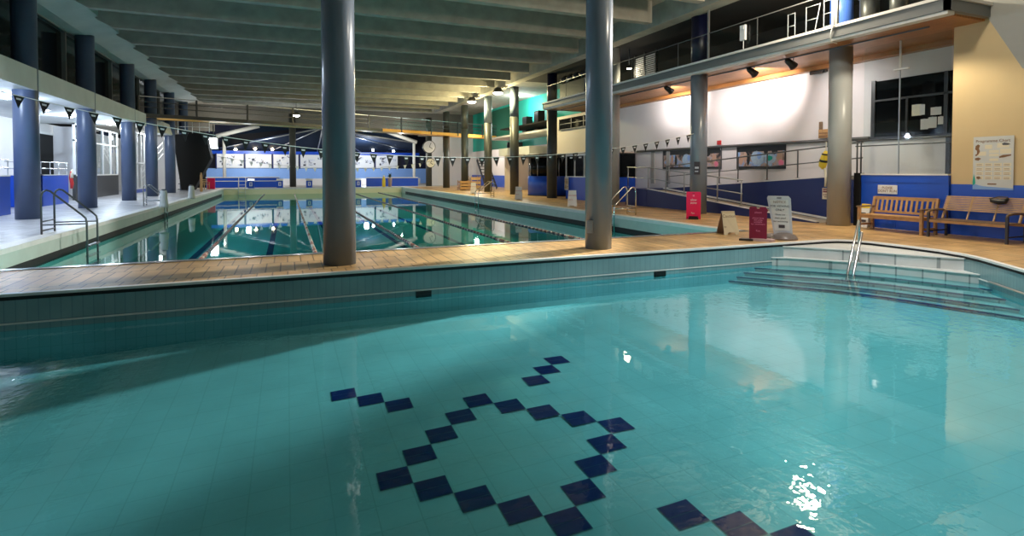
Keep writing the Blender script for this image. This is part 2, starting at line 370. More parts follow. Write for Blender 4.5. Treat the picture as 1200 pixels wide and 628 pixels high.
# main pool
b = MB()
for x0, x1, y0, y1 in ((MX0-.25,MX0,MY0-.25,MY1+.25),(MX1,MX1+.25,MY0-.25,MY1+.25)):
    b.bx(x0,y0,-2.2,x1,y1,-.1); b.bx(x0+.01,y0+.01,-.1,x1-.01,y1-.01,-.002)
b.bx(MX0,MY0-.25,-2.2,MX1,MY0,-.1)
b.bx(MX0,MY1,-2.2,MX1,MY1+.25,-.102,1)
for x0, x1 in ((MX0,MX0+.012),(MX1-.012,MX1)): b.bx(x0,MY0,-.62,x1,MY1-2,-.41,2)
struct(b.build('wall_main_pool', [M['mainwall'], M['endwall'], M['gap']]))
b = MB()
b.bx(MX0-.35,MY0,-.1,MX0+.02,MY1,.012); b.bx(MX1-.02,MY0,-.1,MX1+.35,MY1,.012); b.bx(MX0-.35,MY1-.02,-.1,MX1+.35,MY1+.35,.012)
b.bx(MX0-.35,MY0-.16,-.1,MX1+.35,MY0+.02,.012,1)
struct(b.build('trim_main_pool', [M['coping'], M['copinggrey']]))
b = MB(); b.bx(MX0,MY0,-1.80,MX1,MY1,-1.72)
for x in (-3.35,-.67,2.0,4.75,7.4): b.bx(x-.12,MY0+1.5,-1.72,x+.12,MY1-2,-1.712,1)
struct(b.build('floor_main_pool', [M['mainfloor'], M['darktile']]))
me = bpy.data.meshes.new('lap_pool_water'); me.from_pydata([(MX0+.014,MY0+.004,WM),(MX1-.014,MY0+.004,WM),(MX1-.014,MY1-.004,WM),(MX0+.014,MY1-.004,WM)], [], [(0,1,2,3)]); me.materials.append(M['watermain'])
w = bpy.data.objects.new('lap_pool_water', me); COL.objects.link(w); tag(w, 'still dark teal water of the long lane pool', 'water', kind='stuff')
for x0, x1 in ((on_y(487,346,9.06).x, on_y(505,346,9.06).x), (on_y(766,323,9.06).x, on_y(779,323,9.06).x)):
    b = MB(); b.bx(x0,9.02,-.50,x1,9.08,-.40); 
    for k in range(4): b.bx(x0+.01,9.012,-.49+.023*k,x1-.01,9.021,-.48+.023*k)
    o = b.build('skimmer_grille', M['black'])
    tag(o, 'black overflow grille in the near pool wall, '+('close to the wide grey column in front' if x0 < 4 else 'close to the entry steps'), 'grille')
b = MB(); b.tube([(11.72,5.92,-.40),(11.55,5.78,-.37),(11.0,5.08,-.37),(10.1,3.98,-.37)], .022, 8)
tag(b.build('grab_rail', M['railpale']), 'thin grey grab rail along the angled pool wall below the slatted bench', 'rail')

# ------------------------------------------------------------------ ceiling, beams, columns
struct(MB().bx(-16,-7,8.25,20.5,78,8.45).build('ceiling', M['concrete']))
for k in range(-6, 15):
    y = 12.1+2.93*k+.15
    b = MB(); b.prism([(-7.0,y-.16,7.72),(-6.4,y-.16,7.4),(13.25,y-.16,7.4),(13.25,y-.16,8.25),(-7.0,y-.16,8.25)], (0,.32,0))
    struct(b.build('beam', M['concrete']))
b = MB(); b.prism([(-8.5,-7,7.5),(-8.0,-7,7.5),(-6.9,-7,7.78),(-6.9,-7,8.25),(-8.5,-7,8.25)], (0,62,0)); struct(b.build('beam_left', M['concrete_pale']))
b = MB(); b.bx(13.7,6.0,7.42,14.3,54,8.25); struct(b.build('beam_right', M['concrete']))
def column(name, x, y, r, z1, m, upper=None, zsplit=0):
    b = MB(); b.lathe([(r,0),(r,zsplit if upper else z1)], (x,y,0), 32)
    if upper: b.lathe([(r*.98,zsplit),(r*.98,z1)], (x,y,0), 32, 1)
    return struct(b.build(name, [M[m]]+([M[upper]] if upper else [])))
for x, y in ((.84,9.96),(6.02,9.94)): column('column', x, y, .275, 7.5, 'column')
for y in (17.3,23.45,29.5,36.4,42.0,48.2,54.3): column('column', -8.12, y, .345, 7.6, 'column_blue')
for x, y, r, up in ((15.25,11.5,.31,'column_upper'),(14.5,16.7,.31,'midnight'),(14.55,22.7,.31,None),(14.85,29.9,.31,'midnight'),(14.75,35.6,.31,'column'),(14.7,40.9,.31,'column'),(14.75,47.2,.32,'columndark'),(14.6,52.8,.33,'columndark'),(14.5,59.6,.33,'columndark')):
    column('column', x, y, r, 7.5, 'columndark' if y > 25 else 'column' if y == 16.7 else 'columnlight', up, 5.4)  # far shafts coloured dark for shade, two upper shafts paler as if lamp-lit
column('column', .6, 62.0, .32, 7.6, 'columndark')
b = MB(); p = on_y(684,269,9.66); b.bx(-.06,-.035,-.13,.06,.05,.13); b.bx(-.035,-.055,-.08,.035,-.035,.08); b.bx(-.05,-.04,.10,.05,-.03,.13)
o = b.build('anchor_box', M['railpale'], bevel=.006); o.location = (5.735, 9.80, .47); o.rotation_euler = (0,0,-.9)
tag(o, 'small grey steel anchor box fixed low on the second wide pool column', 'box')

# ------------------------------------------------------------------ left side
b = MB(); b.bx(-13,2,4.33,-7.78,39,5.06); struct(b.build('slab_left', M['concrete_pale']))
b = MB(); b.bx(-13,39,4.7,-8.6,57,5.1); struct(b.build('slab_left_far', M['concrete']))
# upper gallery glazing
b = MB(); b.bx(-8.75,2,5.06,-8.7,57,7.7)
struct(b.build('window_left_gallery', M['darkglass']))
b = MB()
for y in (19.7,22.6,28.7,31.5,35.3,41.2,47.3): b.bx(-8.7,y-.05,5.06,-8.55,y+.05,7.6)
b.bx(-8.7,2,7.45,-8.5,57,7.62); b.bx(-8.7,2,5.06,-8.56,57,5.14)
struct(b.build('trim_left_gallery', M['fascia']))
b = MB(); b.bx(-13.2,2,0,-13,57,4.4); struct(b.build('wall_left', M['white']))
b = MB(); b.bx(-12.98,2,0,-12.9,33,1.2); struct(b.build('trim_left_wall', M['blue']))
struct(MB().bx(-20,-7,0,-19.8,78,8.3).build('wall_left_outer', M['dark']))
# pool-side enclosure of blue boards
def blue_barrier(name, label, x, y0, y1, h, ret):
    t = thing(name, label, 'barrier', (x,y0,0))
    b = MB(); b.bx(0,0,0,-.09,y1-y0,h); b.bx(0,0,0,-ret,.09,h); b.build('panel', M['blue'], t, .01)
    b = MB(); b.bx(.01,-.01,h,-.10,y1-y0+.01,h+.035); b.bx(.01,-.01,h,-ret,.10,h+.035); b.build('cap', M['whiteplain'], t)
    b = MB(); n = max(2, int((y1-y0)/1.0))
    for k in range(n+1): b.cyl((-.045,.05+(y1-y0-.1)*k/n,h+.03),(-.045,.05+(y1-y0-.1)*k/n,h+.62),.018,None,8)
    for dz in (.32,.62): b.tube([(-ret+.05,.05,h+dz),(-.045,.05,h+dz),(-.045,y1-y0-.05,h+dz)],.02,8)
    b.build('guard_rail', M['steel'], t)
    return t
blue_barrier('pool_barrier', 'blue board barrier with steel rail at the far left edge, beside the widest left column', -9.55, 18.5, 26.1, 1.42, 2.6)
blue_barrier('pool_barrier', 'short blue board barrier behind the first pair of left columns', -10.35, 31.4, 34.7, 1.42, 1.4)
t = thing('hanging_rescue_tube', 'red and cream rescue tube hung on the end of the short blue barrier', 'float', (-10.30,34.95,.72), .1)
b = MB(); b.tube([(0,0,.0),(.02,.03,.25),(-.02,.02,.55),(0,0,.9)], [.06,.085,.085,.05], 10); b.build('foam', M['red'], t)
b = MB(); b.tube([(0.01,0.01,.55),(.0,.02,.85),(.05,0,1.0)], [.088,.07,.03], 10); b.build('strap', M['cream'], t)
b = MB(); b.tube([(0,0,.9),(0,.02,1.02),(0,.1,1.02)], .012, 6); b.build('hook', M['rail'], t)
# doorway and glazed rooms at the back of the left side
b = MB(); b.bx(-12.99,38.4,0,-12.93,41.0,3.75); struct(b.build('door_1', M['dark']))  # near-black sheet stands in for the unlit opening
b = MB(); b.bx(-12.95,38.3,0,-12.85,38.42,3.85); b.bx(-12.95,41.0,0,-12.85,41.15,3.85); b.bx(-12.95,38.3,3.75,-12.85,41.15,3.88); struct(b.build('trim_door', M['whiteplain']))
t = thing('glazed_screen', 'white framed glass screen on a dark plinth behind the left columns', 'screen', (-10.9,37.6,0))
b = MB(); b.bx(0,0,0,-.14,8.5,1.35); b.build('plinth', M['graphite'], t)
fr = MB()
for y in (0.0,1.7,3.4,5.1,6.8,8.42): fr.bx(.01,y,1.35,-.10,y+.09,4.3)
for z in (1.35,3.3,4.22): fr.bx(.01,0,z,-.1,8.5,z+.08)
fr.build('frame', M['whiteplain'], t)
MB().bx(-.03,.05,1.4,-.045,8.45,4.25).build('pane', M['glass'], t)
MB().bx(-.6,3.3,0,-2.0,3.4,4.3).build('partition', M['white'], t)
t = thing('glazed_screen', 'tall white glazed screen farther back, by the dark stair on the left', 'screen', (-10.45,47.0,0))
b = MB(); b.bx(0,0,0,-.1,6.5,.25); b.build('plinth', M['blue'], t)
fr = MB()
for y in (0.0,1.2,2.4,3.6,4.8,6.4): fr.bx(.01,y,.25,-.10,y+.1,4.6)
for z in (.25,2.2,4.5): fr.bx(.01,0,z,-.1,6.5,z+.1)
fr.build('frame', M['whiteplain'], t)
MB().bx(-.03,.05,.3,-.045,6.4,4.55).build('pane', M['glass'], t)
b = MB(); b.bx(-13,56.9,0,-8.6,57,5.0); struct(b.build('wall_left_end', M['white']))
# downlights under the slab
for i, (y, x) in enumerate(((19.5,-9.4),(25.55,-9.4),(30.0,-9.7),(33.0,-9.7),(37.3,-9.2))):
    t = thing('ceiling_light', ['round downlight under the left slab, above the far left barrier','round downlight under the left slab, at the left picture edge','round downlight under the left slab, behind the second black pennant','round downlight under the left slab, over the short blue barrier','round downlight under the left slab, behind the third left column'][i], 'light', (x,y,4.33), 0, 'downlights under the left slab')
    b = MB(); b.lathe([(.17,0),(.17,-.05),(.13,-.06)], (0,0,0), 20); b.build('rim', M['whiteplain'], t)
    b = MB(); b.lathe([(.12,-.06),(.11,-.085),(.05,-.1)], (0,0,0), 20); b.build('lens', M['lamp_cool'], t)
# stairway down from the gallery
t = thing('stair', 'dark enclosed staircase coming down from the left gallery', 'stair', (-8.0,51.0,0))
b = MB(); b.prism([(1.0,0,.1),(.15,0,.1),(-.1,0,2.1),(-.4,0,4.55),(1.9,0,4.75),(2.3,0,2.7)], (0,1.6,0)); b.build('flight', M['dark'], t)
b = MB()
for k in range(9): b.bx(-.35+.0*k,1.62+.26*k,.1+.5*k*.9,.5,1.9+.26*k,.16+.5*k*.9)
b.build('treads', M['rail'], t)
b = MB(); b.tube([(-.5,-.05,4.7),(-.5,-.05,5.7),(2.2,-.05,5.7),(2.2,-.05,4.8)],.03,8); b.tube([(-.5,-.05,5.2),(2.2,-.05,5.2)],.025,8)
for x in (0,.5,1.0,1.5): b.cyl((x,-.05,4.7),(x,-.05,5.7),.02,None,8)
b.build('landing_rail', M['whiteplain'], t)
t = thing('stair_rail', 'white zigzag stair rail rising beside the dark staircase', 'railing', (-10.2,49.2,0))
b = MB()
for dz in (0,.45,.9): b.tube([(0,0,1.0+dz),(1.2,1.5,3.0+dz)],.035,8)
for k in range(5): b.cyl((.3*k,.375*k,.9+.5*k),(.3*k,.375*k,1.9+.5*k),.025,None,8)
b.build('rails', M['whiteplain'], t)
t = thing('canopy', 'lit cream canopy between the left columns under the walkway', 'canopy', (-8.6,44.0,4.25))
b = MB(); b.prism([(0,0,.0),(1.0,0,0),(.8,0,.75),(.2,0,.9)], (0,2.2,0)); b.build('shell', M['cream'], t)
b = MB(); b.bx(.05,.05,-.04,.95,2.15,.0); b.cyl((.1,.1,0),(.1,.1,-4.25),.03,None,8); b.build('frame', M['whiteplain'], t)

# ------------------------------------------------------------------ right side: walls, balcony
struct(MB().bx(17.2,8.77,0,17.4,29.3,5.3).build('wall_right', M['white']))
b = MB(); b.bx(15.7,-7,1.28,15.95,8.76,9); b.bx(15.68,-7,0,15.94,8.76,1.28,1); b.bx(15.95,8.5,0,17.4,8.76,5.3)
struct(b.build('wall_right_near', [M['yellow'], M['blue']]))
b = MB(); b.prism([(15.7,on_x(1145,0,15.7).y,on_x(1145,0,15.7).z),(15.7,on_x(1200,80,15.7).y,on_x(1200,80,15.7).z),(15.7,4.6,2.6),(15.7,4.6,9),(15.7,8.3,9)], (-.07,0,0))
struct(b.build('trim_stair_soffit', M['greysoffit']))
t = thing('barrier_wall', 'royal blue low wall with a white cap and glass above, behind the slatted teak bench', 'barrier', (15.62,8.77,0))
b = MB(); b.bx(0,0,0,.12,2.30,1.50); b.bx(-.012,.0,1.30,0,2.30,1.50); b.bx(-.008,1.3,.02,0,1.33,1.30); b.build('panel', M['blue'], t)
MB().bx(-.03,-.0,1.50,.14,2.31,1.54).build('cap', M['whiteplain'], t)
MB().bx(-.02,2.31,0,.14,2.52,1.56).build('end_post', M['black'], t)
for y0, y1 in ((.02,1.28),(1.30,2.30)): MB().bx(.05,y0,1.54,.062,y1,5.2).build('pane', M['glass'], t)
b = MB(); b.bx(.04,1.28,1.54,.075,1.30,5.1); b.build('joint', M['railpale'], t)
b = MB(); b.cyl((.05,1.28,5.2),(.05,1.28,4.45),.03,None,10); b.bx(.02,1.05,4.40,.09,1.45,4.44); b.build('hanger', M['whiteplain'], t)
# landing behind the glass
struct(MB().bx(15.76,8.77,1.36,17.2,11.5,1.46).build('slab_landing', M['concrete']))
# window in the white wall
y0, y1 = 9.55, on_x(1027,130,17.2).y
b = MB(); b.bx(17.17,y0-.3,2.68,17.19,y1,4.42); struct(b.build('window_1', M['darkglass']))
b = MB(); b.bx(17.12,y0-.3,3.78,17.17,y1,3.84); b.bx(17.12,10.75,2.68,17.17,10.81,3.8); b.bx(17.12,9.68,2.68,17.17,9.78,4.42); b.bx(17.12,y1,2.62,17.19,y1+.12,4.45); b.bx(17.10,y0-.3,2.6,17.19,y1+.12,2.68); b.bx(17.14,y0-.3,1.46,17.19,9.72,2.6)
struct(b.build('window_frame', M['graphite']))
for i, (px, py, w, h, lab) in enumerate(((1074,129,.26,.33,'cream sheet of paper taped to the dark window, leftmost of the six'),(1081,128.5,.14,.30,'grey sheet tucked beside the cream sheet on the dark window'),(1097,130,.28,.22,'wide white sheet at the top right of the dark window'),(1083.5,145.5,.21,.30,'lower white sheet under the cream one on the dark window'),(1093,143.5,.22,.31,'white sheet in the middle of the lower row on the dark window'),(1103,141,.16,.22,'small white sheet at the right end of the lower row on the dark window'))):
    p = on_x(px,py,17.16)
    b = MB(); b.bx(17.155-.002*i,p.y-w/2,p.z-h/2,17.158-.002*i,p.y+w/2,p.z+h/2); b.bx(17.153-.002*i,p.y-.02,p.z+h/2-.03,17.155-.002*i,p.y+.02,p.z+h/2+.01,1)
    for k in range(4): b.bx(17.154-.002*i,p.y-w*.36,p.z+h*.25-k*h*.17,17.155-.002*i,p.y+w*.3,p.z+h*.27-k*h*.17,1)
    tag(b.build('paper_sheet', [M['cream'] if i == 0 else M['paper'], M['greyboard']]), lab, 'paper', 'notices on the dark window')
# balcony slab with timber soffit
b = MB(); b.bx(14.12,8.05,5.30,17.4,29.3,5.62); struct(b.build('slab_balcony_right', M['concrete']))
b = MB(); b.bx(14.30,8.1,5.245,17.2,29.25,5.298); b.bx(16.9,8.8,5.10,17.18,29,5.245,1); struct(b.build('ceiling_balcony_right', [M['soffit'], M['soffit']]))
b = MB(); b.bx(14.0,7.95,5.30,14.12,29.4,5.56); b.bx(14.0,7.95,5.30,15.7,8.05,5.56); b.bx(13.96,7.9,5.56,14.2,29.45,5.63,1); b.bx(14.05,7.98,5.22,14.30,29.35,5.30,1); b.bx(14.0,7.9,5.56,15.7,8.05,5.63,1); b.bx(14.0,29.3,5.22,17.4,29.4,5.6)
struct(b.build('trim_balcony_right', [M['fascia'], M['fascia_lip']]))
struct(MB().bx(18.6,8,5.2,18.8,33,8.3).build('wall_right_upper', M['dark'])); struct(MB().bx(14.3,8,7.46,18.8,33,7.56).build('ceiling_balcony_blackout', M['dark']))  # black wall and added low ceiling paint the upper balcony as unlit
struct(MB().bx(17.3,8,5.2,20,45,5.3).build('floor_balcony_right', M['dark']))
struct(MB().bx(24,-7,0,24.2,78,8.4).build('wall_right_outer', M['beige']))
# guard of the balcony
t = thing('balcony_guard', 'steel rail and glass guard along the right balcony edge', 'railing', (14.15,8.2,5.63))
b = MB(); b.tube([(0,0,.95),(0,20.9,.95)],.018,8); b.build('handrail', M['rail'], t)
for y in (.05,2.6,5.4,9.3,12.4,15.5,18.6,20.85):
    MB().bx(-.012,y-.012,0,.012,y+.012,.97).build('post', M['rail'], t)
MB().bx(-.006,.05,.06,.006,20.85,.9).build('pane', M['glass'], t)
b = MB(); b.bx(14.12,15.80,5.6,14.18,15.86,7.45); b.bx(14.12,10.78,5.6,14.2,10.86,7.45); struct(b.build('trim_balcony_mullions', M['railpale']))
# white metal frames on the balcony
def ladder_frame(label, px, lean, w, h, n):
    p = on_x(px, 30, 14.75); t = thing('trestle', label, 'trestle', (14.75,p.y,5.62), -PI/2, 'white tubular frames on the balcony')
    for sx in (-1,1): MB().tube([(sx*w/2,0,0),(sx*w/2+lean*(sx+1)/2,0.0,h)],.013,8).build('upright', M['greyboard'], t)
    for k in range(n): 
        z = h*(.18+.8*k/(n-1)); MB().tube([(-w/2,0,z),(w/2+lean*z/h,0,z)],.011,8).build('rung', M['greyboard'], t)
ladder_frame('white tubular frame on the balcony, plain and upright, farthest left of three', 927.5, 0, .26, .95, 3)
ladder_frame('white tubular frame on the balcony with one splayed upright, middle of three', 949, .22, .26, 1.0, 3)
ladder_frame('white tubular frame on the balcony, tallest, beside the royal blue column', 970, 0, .26, 1.4, 4)
for px, lab, r in ((1019,'dark metal drum on the balcony next to the royal blue column',.24),(1047,'dark metal drum on the balcony nearer the yellow wall',.22)):
    p = on_x(px,10,15.0); t = thing('metal_drum', lab, 'drum', (15.0,p.y+(.0 if px < 1030 else -.15),5.62), 0, 'dark drums on the balcony')
    b = MB(); b.lathe([(r+.1,0),(r+.12,.05),(r+.1,.12),(r,.16),(r,.75),(r+.03,.78),(r+.03,.84)], (0,0,0), 24); b.build('body', M['graphite'], t)
    b = MB(); b.lathe([(r,.84),(r*.9,.88),(.03,.9)], (0,0,0), 24); b.build('lid', M['rail'], t)
p = on_x(872,30,14.1); b = MB(); b.bx(14.02,p.y-.11,5.95,14.11,p.y+.11,6.45); b.bx(14.0,p.y-.08,6.3,14.02,p.y+.08,6.4); b.cyl((14.08,p.y,5.63),(14.08,p.y,5.95),.015,None,8)
tag(b.build('control_box', M['greyboard'], bevel=.01), 'pale grey control box on a thin stem at the balcony rail', 'box')
t = thing('louvre_screen', 'slatted louvre screen at the far end of the right balcony', 'screen', (15.4,20.5,5.62))
b = MB()
for k in range(14): b.bx(0,0,.1+k*.09,.05,1.7,.14+k*.09)
b.build('slats', M['white'], t)
b = MB()
for y in (0,.85,1.62): b.bx(-.03,y,0,.06,y+.09,1.5)
b.build('frame', M['graphite'], t)
# stored stage lamps far down the balcony
t = thing('stage_equipment', 'black stage lamps piled at the far end of the right balcony', 'lamps', (14.9,27.2,5.62))
b = MB(); b.bx(-.3,-1.6,0,.3,1.2,.95)
b.build('case', M['black'], t)
for k in range(4):
    c = MB(); c.cyl((0,-1.2+.7*k,1.05),(-.25,-1.2+.7*k,1.35),.16,.2,14); c.bx(-.05,-1.3+.7*k,.95,.05,-1.1+.7*k,1.1); c.build('lamp_head', M['black'], t)
b = MB(); b.lathe([(.06,0),(.1,.1),(.02,.2)], (-.3,.3,1.0), 12); b.build('lamp_glass', M['whiteplain'], t)
# cable at the near column
b = MB(); b.tube([(13.93,10.70,7.42),(13.92,10.71,6.4),(13.93,10.74,5.66),(13.95,10.82,5.45),(13.97,10.86,5.2),(14.28,10.9,5.18)], .018, 8)
tag(b.build('hanging_cable', M['whiteplain']), 'white cable looping over the balcony edge by the nearest round column', 'cable')
# track with wall-washing spotlights
t = thing('spotlight_track', 'thin dark track under the timber balcony soffit', 'track', (14.95,8.9,5.245))
MB().bx(-.02,0,-.035,.02,20,0).build('track_bar', M['rail'], t)
spots = [on_z(762,105,5.0).y, on_z(798,98,5.0).y, on_z(853.5,83.4,5.0).y, 13.0]
for i, y in enumerate(spots):
    t = thing('spotlight', ['black track spotlight, farthest of the row above the ramp','black track spotlight left of the second right column','black track spotlight just right of the second right column','black track spotlight nearest the big round column'][i], 'spotlight', (14.95,y,5.205), 0, 'track spotlights above the ramp')
    b = MB(); b.cyl((0,-.10,0),(0,-.10,-.12),.012,None,8); b.cyl((0,.10,0),(0,.10,-.12),.012,None,8); b.build('bracket', M['rail'], t)
    b = MB(); b.tube([(-.20,0,-.04),(-.16,0,-.07),(.02,0,-.16),(.14,0,-.24)], [.05,.09,.11,.14], 16); hs = b.build('housing', M['black'], t)
    b = MB(); b.cyl((.141,0,-.241),(.146,0,-.245),.115,None,16); b.build('lens', M['tracklamp'], hs)
# pictures on the wall
for i, (px0, px1, lab) in enumerate(((778,845,'wide picture of bathers on the white wall, behind the second right column'),(865,920,'wide picture of bathers on the white wall, above the upper ramp rail'))):
    a, c = on_x(px0,180,17.19).y, on_x(px1,180,17.19).y
    t = thing('wall_picture', lab, 'picture', (17.19,(a+c)/2,2.17), -PI/2, 'pictures of bathers on the white wall')
    w = abs(a-c)
    MB().bx(-w/2,-.012,-.42,w/2,0,.42).build('image', M['pic'], t)
    b = MB(); b.bx(-w/2,-.014,.22,w/2,-.012,.42); b.bx(-w/2,-.014,-.42,w/2,-.012,-.36)
    for x0, z0, rx, rz_, mi in ((-.42*w,-.08,.12,.2,1),(-.33*w,.02,.10,.22,1),(-.26*w,-.05,.09,.26,0),(-.05*w,-.02,.36,.26,2),(-.02*w,.06,.12,.14,3),(.2*w,-.08,.30,.2,2),(.2*w,-.05,.14,.1,4),(.4*w,.0,.13,.22,1),(.43*w,-.24,.12,.12,5),(.12*w,.2,.1,.12,0),(.3*w,.2,.14,.1,0)):
        b.prism([(max(-w/2,min(w/2,x0+rx*math.cos(2*PI*q/14))),-.0122-.0004*(mi+1),max(-.41,min(.41,z0+rz_*math.sin(2*PI*q/14)*(1+.15*math.cos(5*q))))) for q in range(14)], (0,-.0006,0), mi)
    b.build('print', [M['black'], M['skin'], M['paleblue'], M['skyblue'], M['teal'], M['pinkink']], t)
    b = MB()
    for q in ((-w/2-.05,-.47,w/2+.05,-.42),(-w/2-.05,.42,w/2+.05,.47),(-w/2-.05,-.42,-w/2,.42),(w/2,-.42,w/2+.05,.42)): b.bx(q[0],-.03,q[1],q[2],0,q[3])
    b.build('frame', M['black'] if i else M['rail'], t)
for y in (21.9,23.1): struct(MB().bx(17.14,y-.12,1.0,17.2,y+.12,2.62).build('trim_pilaster', M['greysoffit']))
b = MB(); b.tube([(17.12,24.4,2.66),(17.12,11.9,2.66)],.055,10)
for y in (25,22,19,16,13): b.cyl((17.12,y,2.66),(17.2,y,2.66),.03,None,8)
tag(b.build('wall_pipe', M['rail']), 'dark grey pipe rail running along the white wall above the pictures', 'rail')
p = on_x(842.5,169,17.15); t = thing('fire_alarm', 'small red alarm sounder on the white wall above the pictures', 'alarm', (17.2,p.y,p.z), -PI/2)
b = MB(); b.bx(-.09,-.08,-.02,.09,0,.16); b.build('sounder', M['red'], t); b = MB(); b.cyl((.05,-.03,-.02),(.1,-.03,-.25),.025,None,8); b.build('lead', M['greyboard'], t)
p = on_x(966,156,17.15); t = thing('wall_box', 'brown timber box on the white wall next to the big round column', 'box', (17.2,p.y,p.z), -PI/2)
b = MB(); b.bx(-.19,-.1,-.17,.19,0,.13); b.build('case', M['teak'], t, .008); b = MB(); b.bx(-.16,-.11,-.14,.16,-.1,-.08); b.bx(-.16,-.11,-.02,.16,-.1,.02); b.build('ledge', M['brownink'], t); b = MB(); b.bx(-.19,-.08,.13,-.1,0,.40); b.build('upright', M['teakdark'], t)
p = on_x(960,80,17.15); b = MB(); b.bx(17.05,p.y-.3,5.02,17.2,p.y+.3,5.1); b.bx(17.0,p.y-.25,4.98,17.05,p.y+.25,5.06)
tag(b.build('wall_light', M['graphite']), 'dark slim wall fitting high on the white wall beside the big round column', 'light')

# ------------------------------------------------------------------ ramps
def ramp(name, label, x0, x1, y0, z0, y1, z1):
    t = thing(name, label, 'ramp', (0,0,0)); 
    b = MB(); b.prism([(x0,y0,0),(x0,y1,0),(x0,y1,z1),(x0,y0,max(z0,.02))], (.12,0,0)); b.build('side_panel', M['navy'], t)
    b = MB(); b.prism([(x0+.12,y0,0),(x0+.12,y1,0),(x0+.12,y1,z1-.05),(x0+.12,y0,max(z0-.05,.01))], (x1-x0-.12,0,0)); b.build('deck', M['deck_far'], t)
    b = MB(); b.beam((x0+.05,y0,z0+.015),(x0+.05,y1,z1+.015),.12,.03); b.beam((x1-.05,y0,z0+.03),(x1-.05,y1,z1+.03),.06,.06) ; b.build('kerb', M['whiteplain'], t)
    return t
ramp('ramp', 'lower navy ramp with white kerbs rising from the deck behind the magenta sign', 15.2, 16.18, 12.2, .03, 20.9, .80)
ramp('ramp', 'upper navy ramp along the white wall, climbing to the blue barrier', 16.22, 17.18, 20.9, .82, 11.4, 1.50)
struct(MB().bx(15.2,20.92,0,17.18,22.6,.80).build('slab_ramp_landing', M['navy']))
def ramp_rail(name, label, x, pts, posts, hs, m):
    t = thing(name, label, 'railing', (0,0,0))
    def zz(y):
        for (ya,za),(yb,zb) in zip(pts, pts[1:]):
            if min(ya,yb)-1e-6 <= y <= max(ya,yb)+1e-6: return za+(zb-za)*(y-ya)/(yb-ya)
    for k, h in enumerate(hs):
        MB().tube([(x,y,z+h) for y, z in pts], .024 if k == 0 else .018, 8).build('top_rail' if k == 0 else 'mid_rail', m, t)
    for y in posts:
        b = MB(); b.cyl((x,y,zz(y)+.045),(x,y,zz(y)+hs[0]),.024,None,8); b.bx(x-.045,y-.06,zz(y)+.042,x+.045,y+.06,zz(y)+.052); b.build('post', m, t)
ramp_rail('ramp_railing', 'steel railing on the outer kerb of the lower ramp', 15.24, [(15.25,.30),(20.9,.80),(22.5,.83)], [15.3,16.5,18.4,19.6,20.85,22.45], (.98,.5), M['railpale'])
ramp_rail('ramp_railing', 'dark steel railing on the upper ramp, rising to the big round column', 16.26, [(20.9,.84),(11.5,1.50)], [20.8,19.2,17.5,16.5,15.1,13.8,12.5,11.55], (1.0,.52), M['rail'])
ramp_rail('landing_railing', 'dark handrail in front of the black window above the blue barrier', 15.95, [(11.5,1.50),(8.85,1.50)], [11.45], (1.02,.86), M['rail'])

# ------------------------------------------------------------------ kiosks and far right
t = thing('booth', 'blue fronted booth with three dark windows behind the second pool column', 'booth', (15.35,24.6,0))
b = MB(); b.bx(0,0,0,1.8,4.45,1.30); b.build('counter', M['blue'], t)
b = MB(); b.bx(.04,0,1.30,1.8,4.45,2.52); b.build('glazing', M['darkglass'], t)
b = MB()
for y in (0,1.15,2.25,3.35,4.39): b.bx(-.02,y,1.3,.05,y+.06,2.55)
b.bx(-.03,0,1.27,.05,4.45,1.33); b.bx(-.03,0,2.5,.06,4.45,2.58); b.build('frame', M['whiteplain'], t)
b = MB(); b.bx(-.02,0,2.58,1.8,4.45,2.66); b.build('roof', M['beige'], t)
for y in (1.7,2.8,3.85): MB().bx(.02,y-.15,2.36,.035,y+.15,2.44).build('lamp_strip', M['whiteplain'], t)
p = on_x(664,215,15.3); t = thing('poster', 'small framed poster on the blue booth front beside the second pool column', 'poster', (15.312,p.y,p.z), -PI/2)
MB().bx(-.24,-.02,-.38,.24,0,.38).build('frame', M['greyboard'], t); MB().bx(-.2,-.025,-.33,.2,-.02,.28).build('image', M['pic_small'], t)
b = MB(); b.bx(17.2,29.3,0,17.4,34.5,5.3); struct(b.build('wall_right_mid', M['beige']))
b = MB(); b.bx(17.12,26.8,4.42,17.19,33.4,5.10); struct(b.build('window_2', M['darkglass']))
b = MB()
for y in (26.8,28.4,30.0,31.6,33.3): b.bx(17.08,y,4.4,17.13,y+.07,5.12)
b.bx(17.08,26.8,4.36,17.14,33.4,4.43); b.bx(17.08,26.8,4.74,17.13,33.4,4.78); struct(b.build('trim_window', M['graphite']))
t = thing('kiosk', 'round fronted royal blue kiosk with dark glazing under a flat canopy', 'kiosk', (16.4,33.4,0))
b = MB(); b.lathe([(1.45,.06),(1.45,1.28),(1.40,1.30)], (0,0,0), 40); b.build('counter', M['blue'], t)
b = MB(); b.lathe([(1.47,0),(1.47,.06)], (0,0,0), 40); b.build('plinth', M['black'], t)
b = MB(); b.lathe([(1.36,1.30),(1.36,2.5)], (0,0,0), 40); b.build('glazing', M['darkglass'], t)
b = MB()
for k in range(12):
    a = 2*PI*k/12; b.cyl((1.40*math.cos(a),1.40*math.sin(a),1.3),(1.40*math.cos(a),1.40*math.sin(a),2.5),.03,None,8)
b.build('mullions', M['railpale'], t)
b = MB(); b.lathe([(1.7,2.5),(1.75,2.55),(1.75,2.72),(1.6,2.76)], (0,0,0), 40); b.build('canopy', M['graphite'], t)
struct(MB().bx(17.2,34.5,0,17.4,35,5.3).build('wall_right_return', M['white']))
struct(MB().bx(20.4,33.5,3.9,20.6,62,8.3).build('wall_right_teal', [M['teal']]))
b = MB(); b.bx(20.34,50.2,3.9,20.4,58,8.0); struct(b.build('trim_green_panel', M['green']))
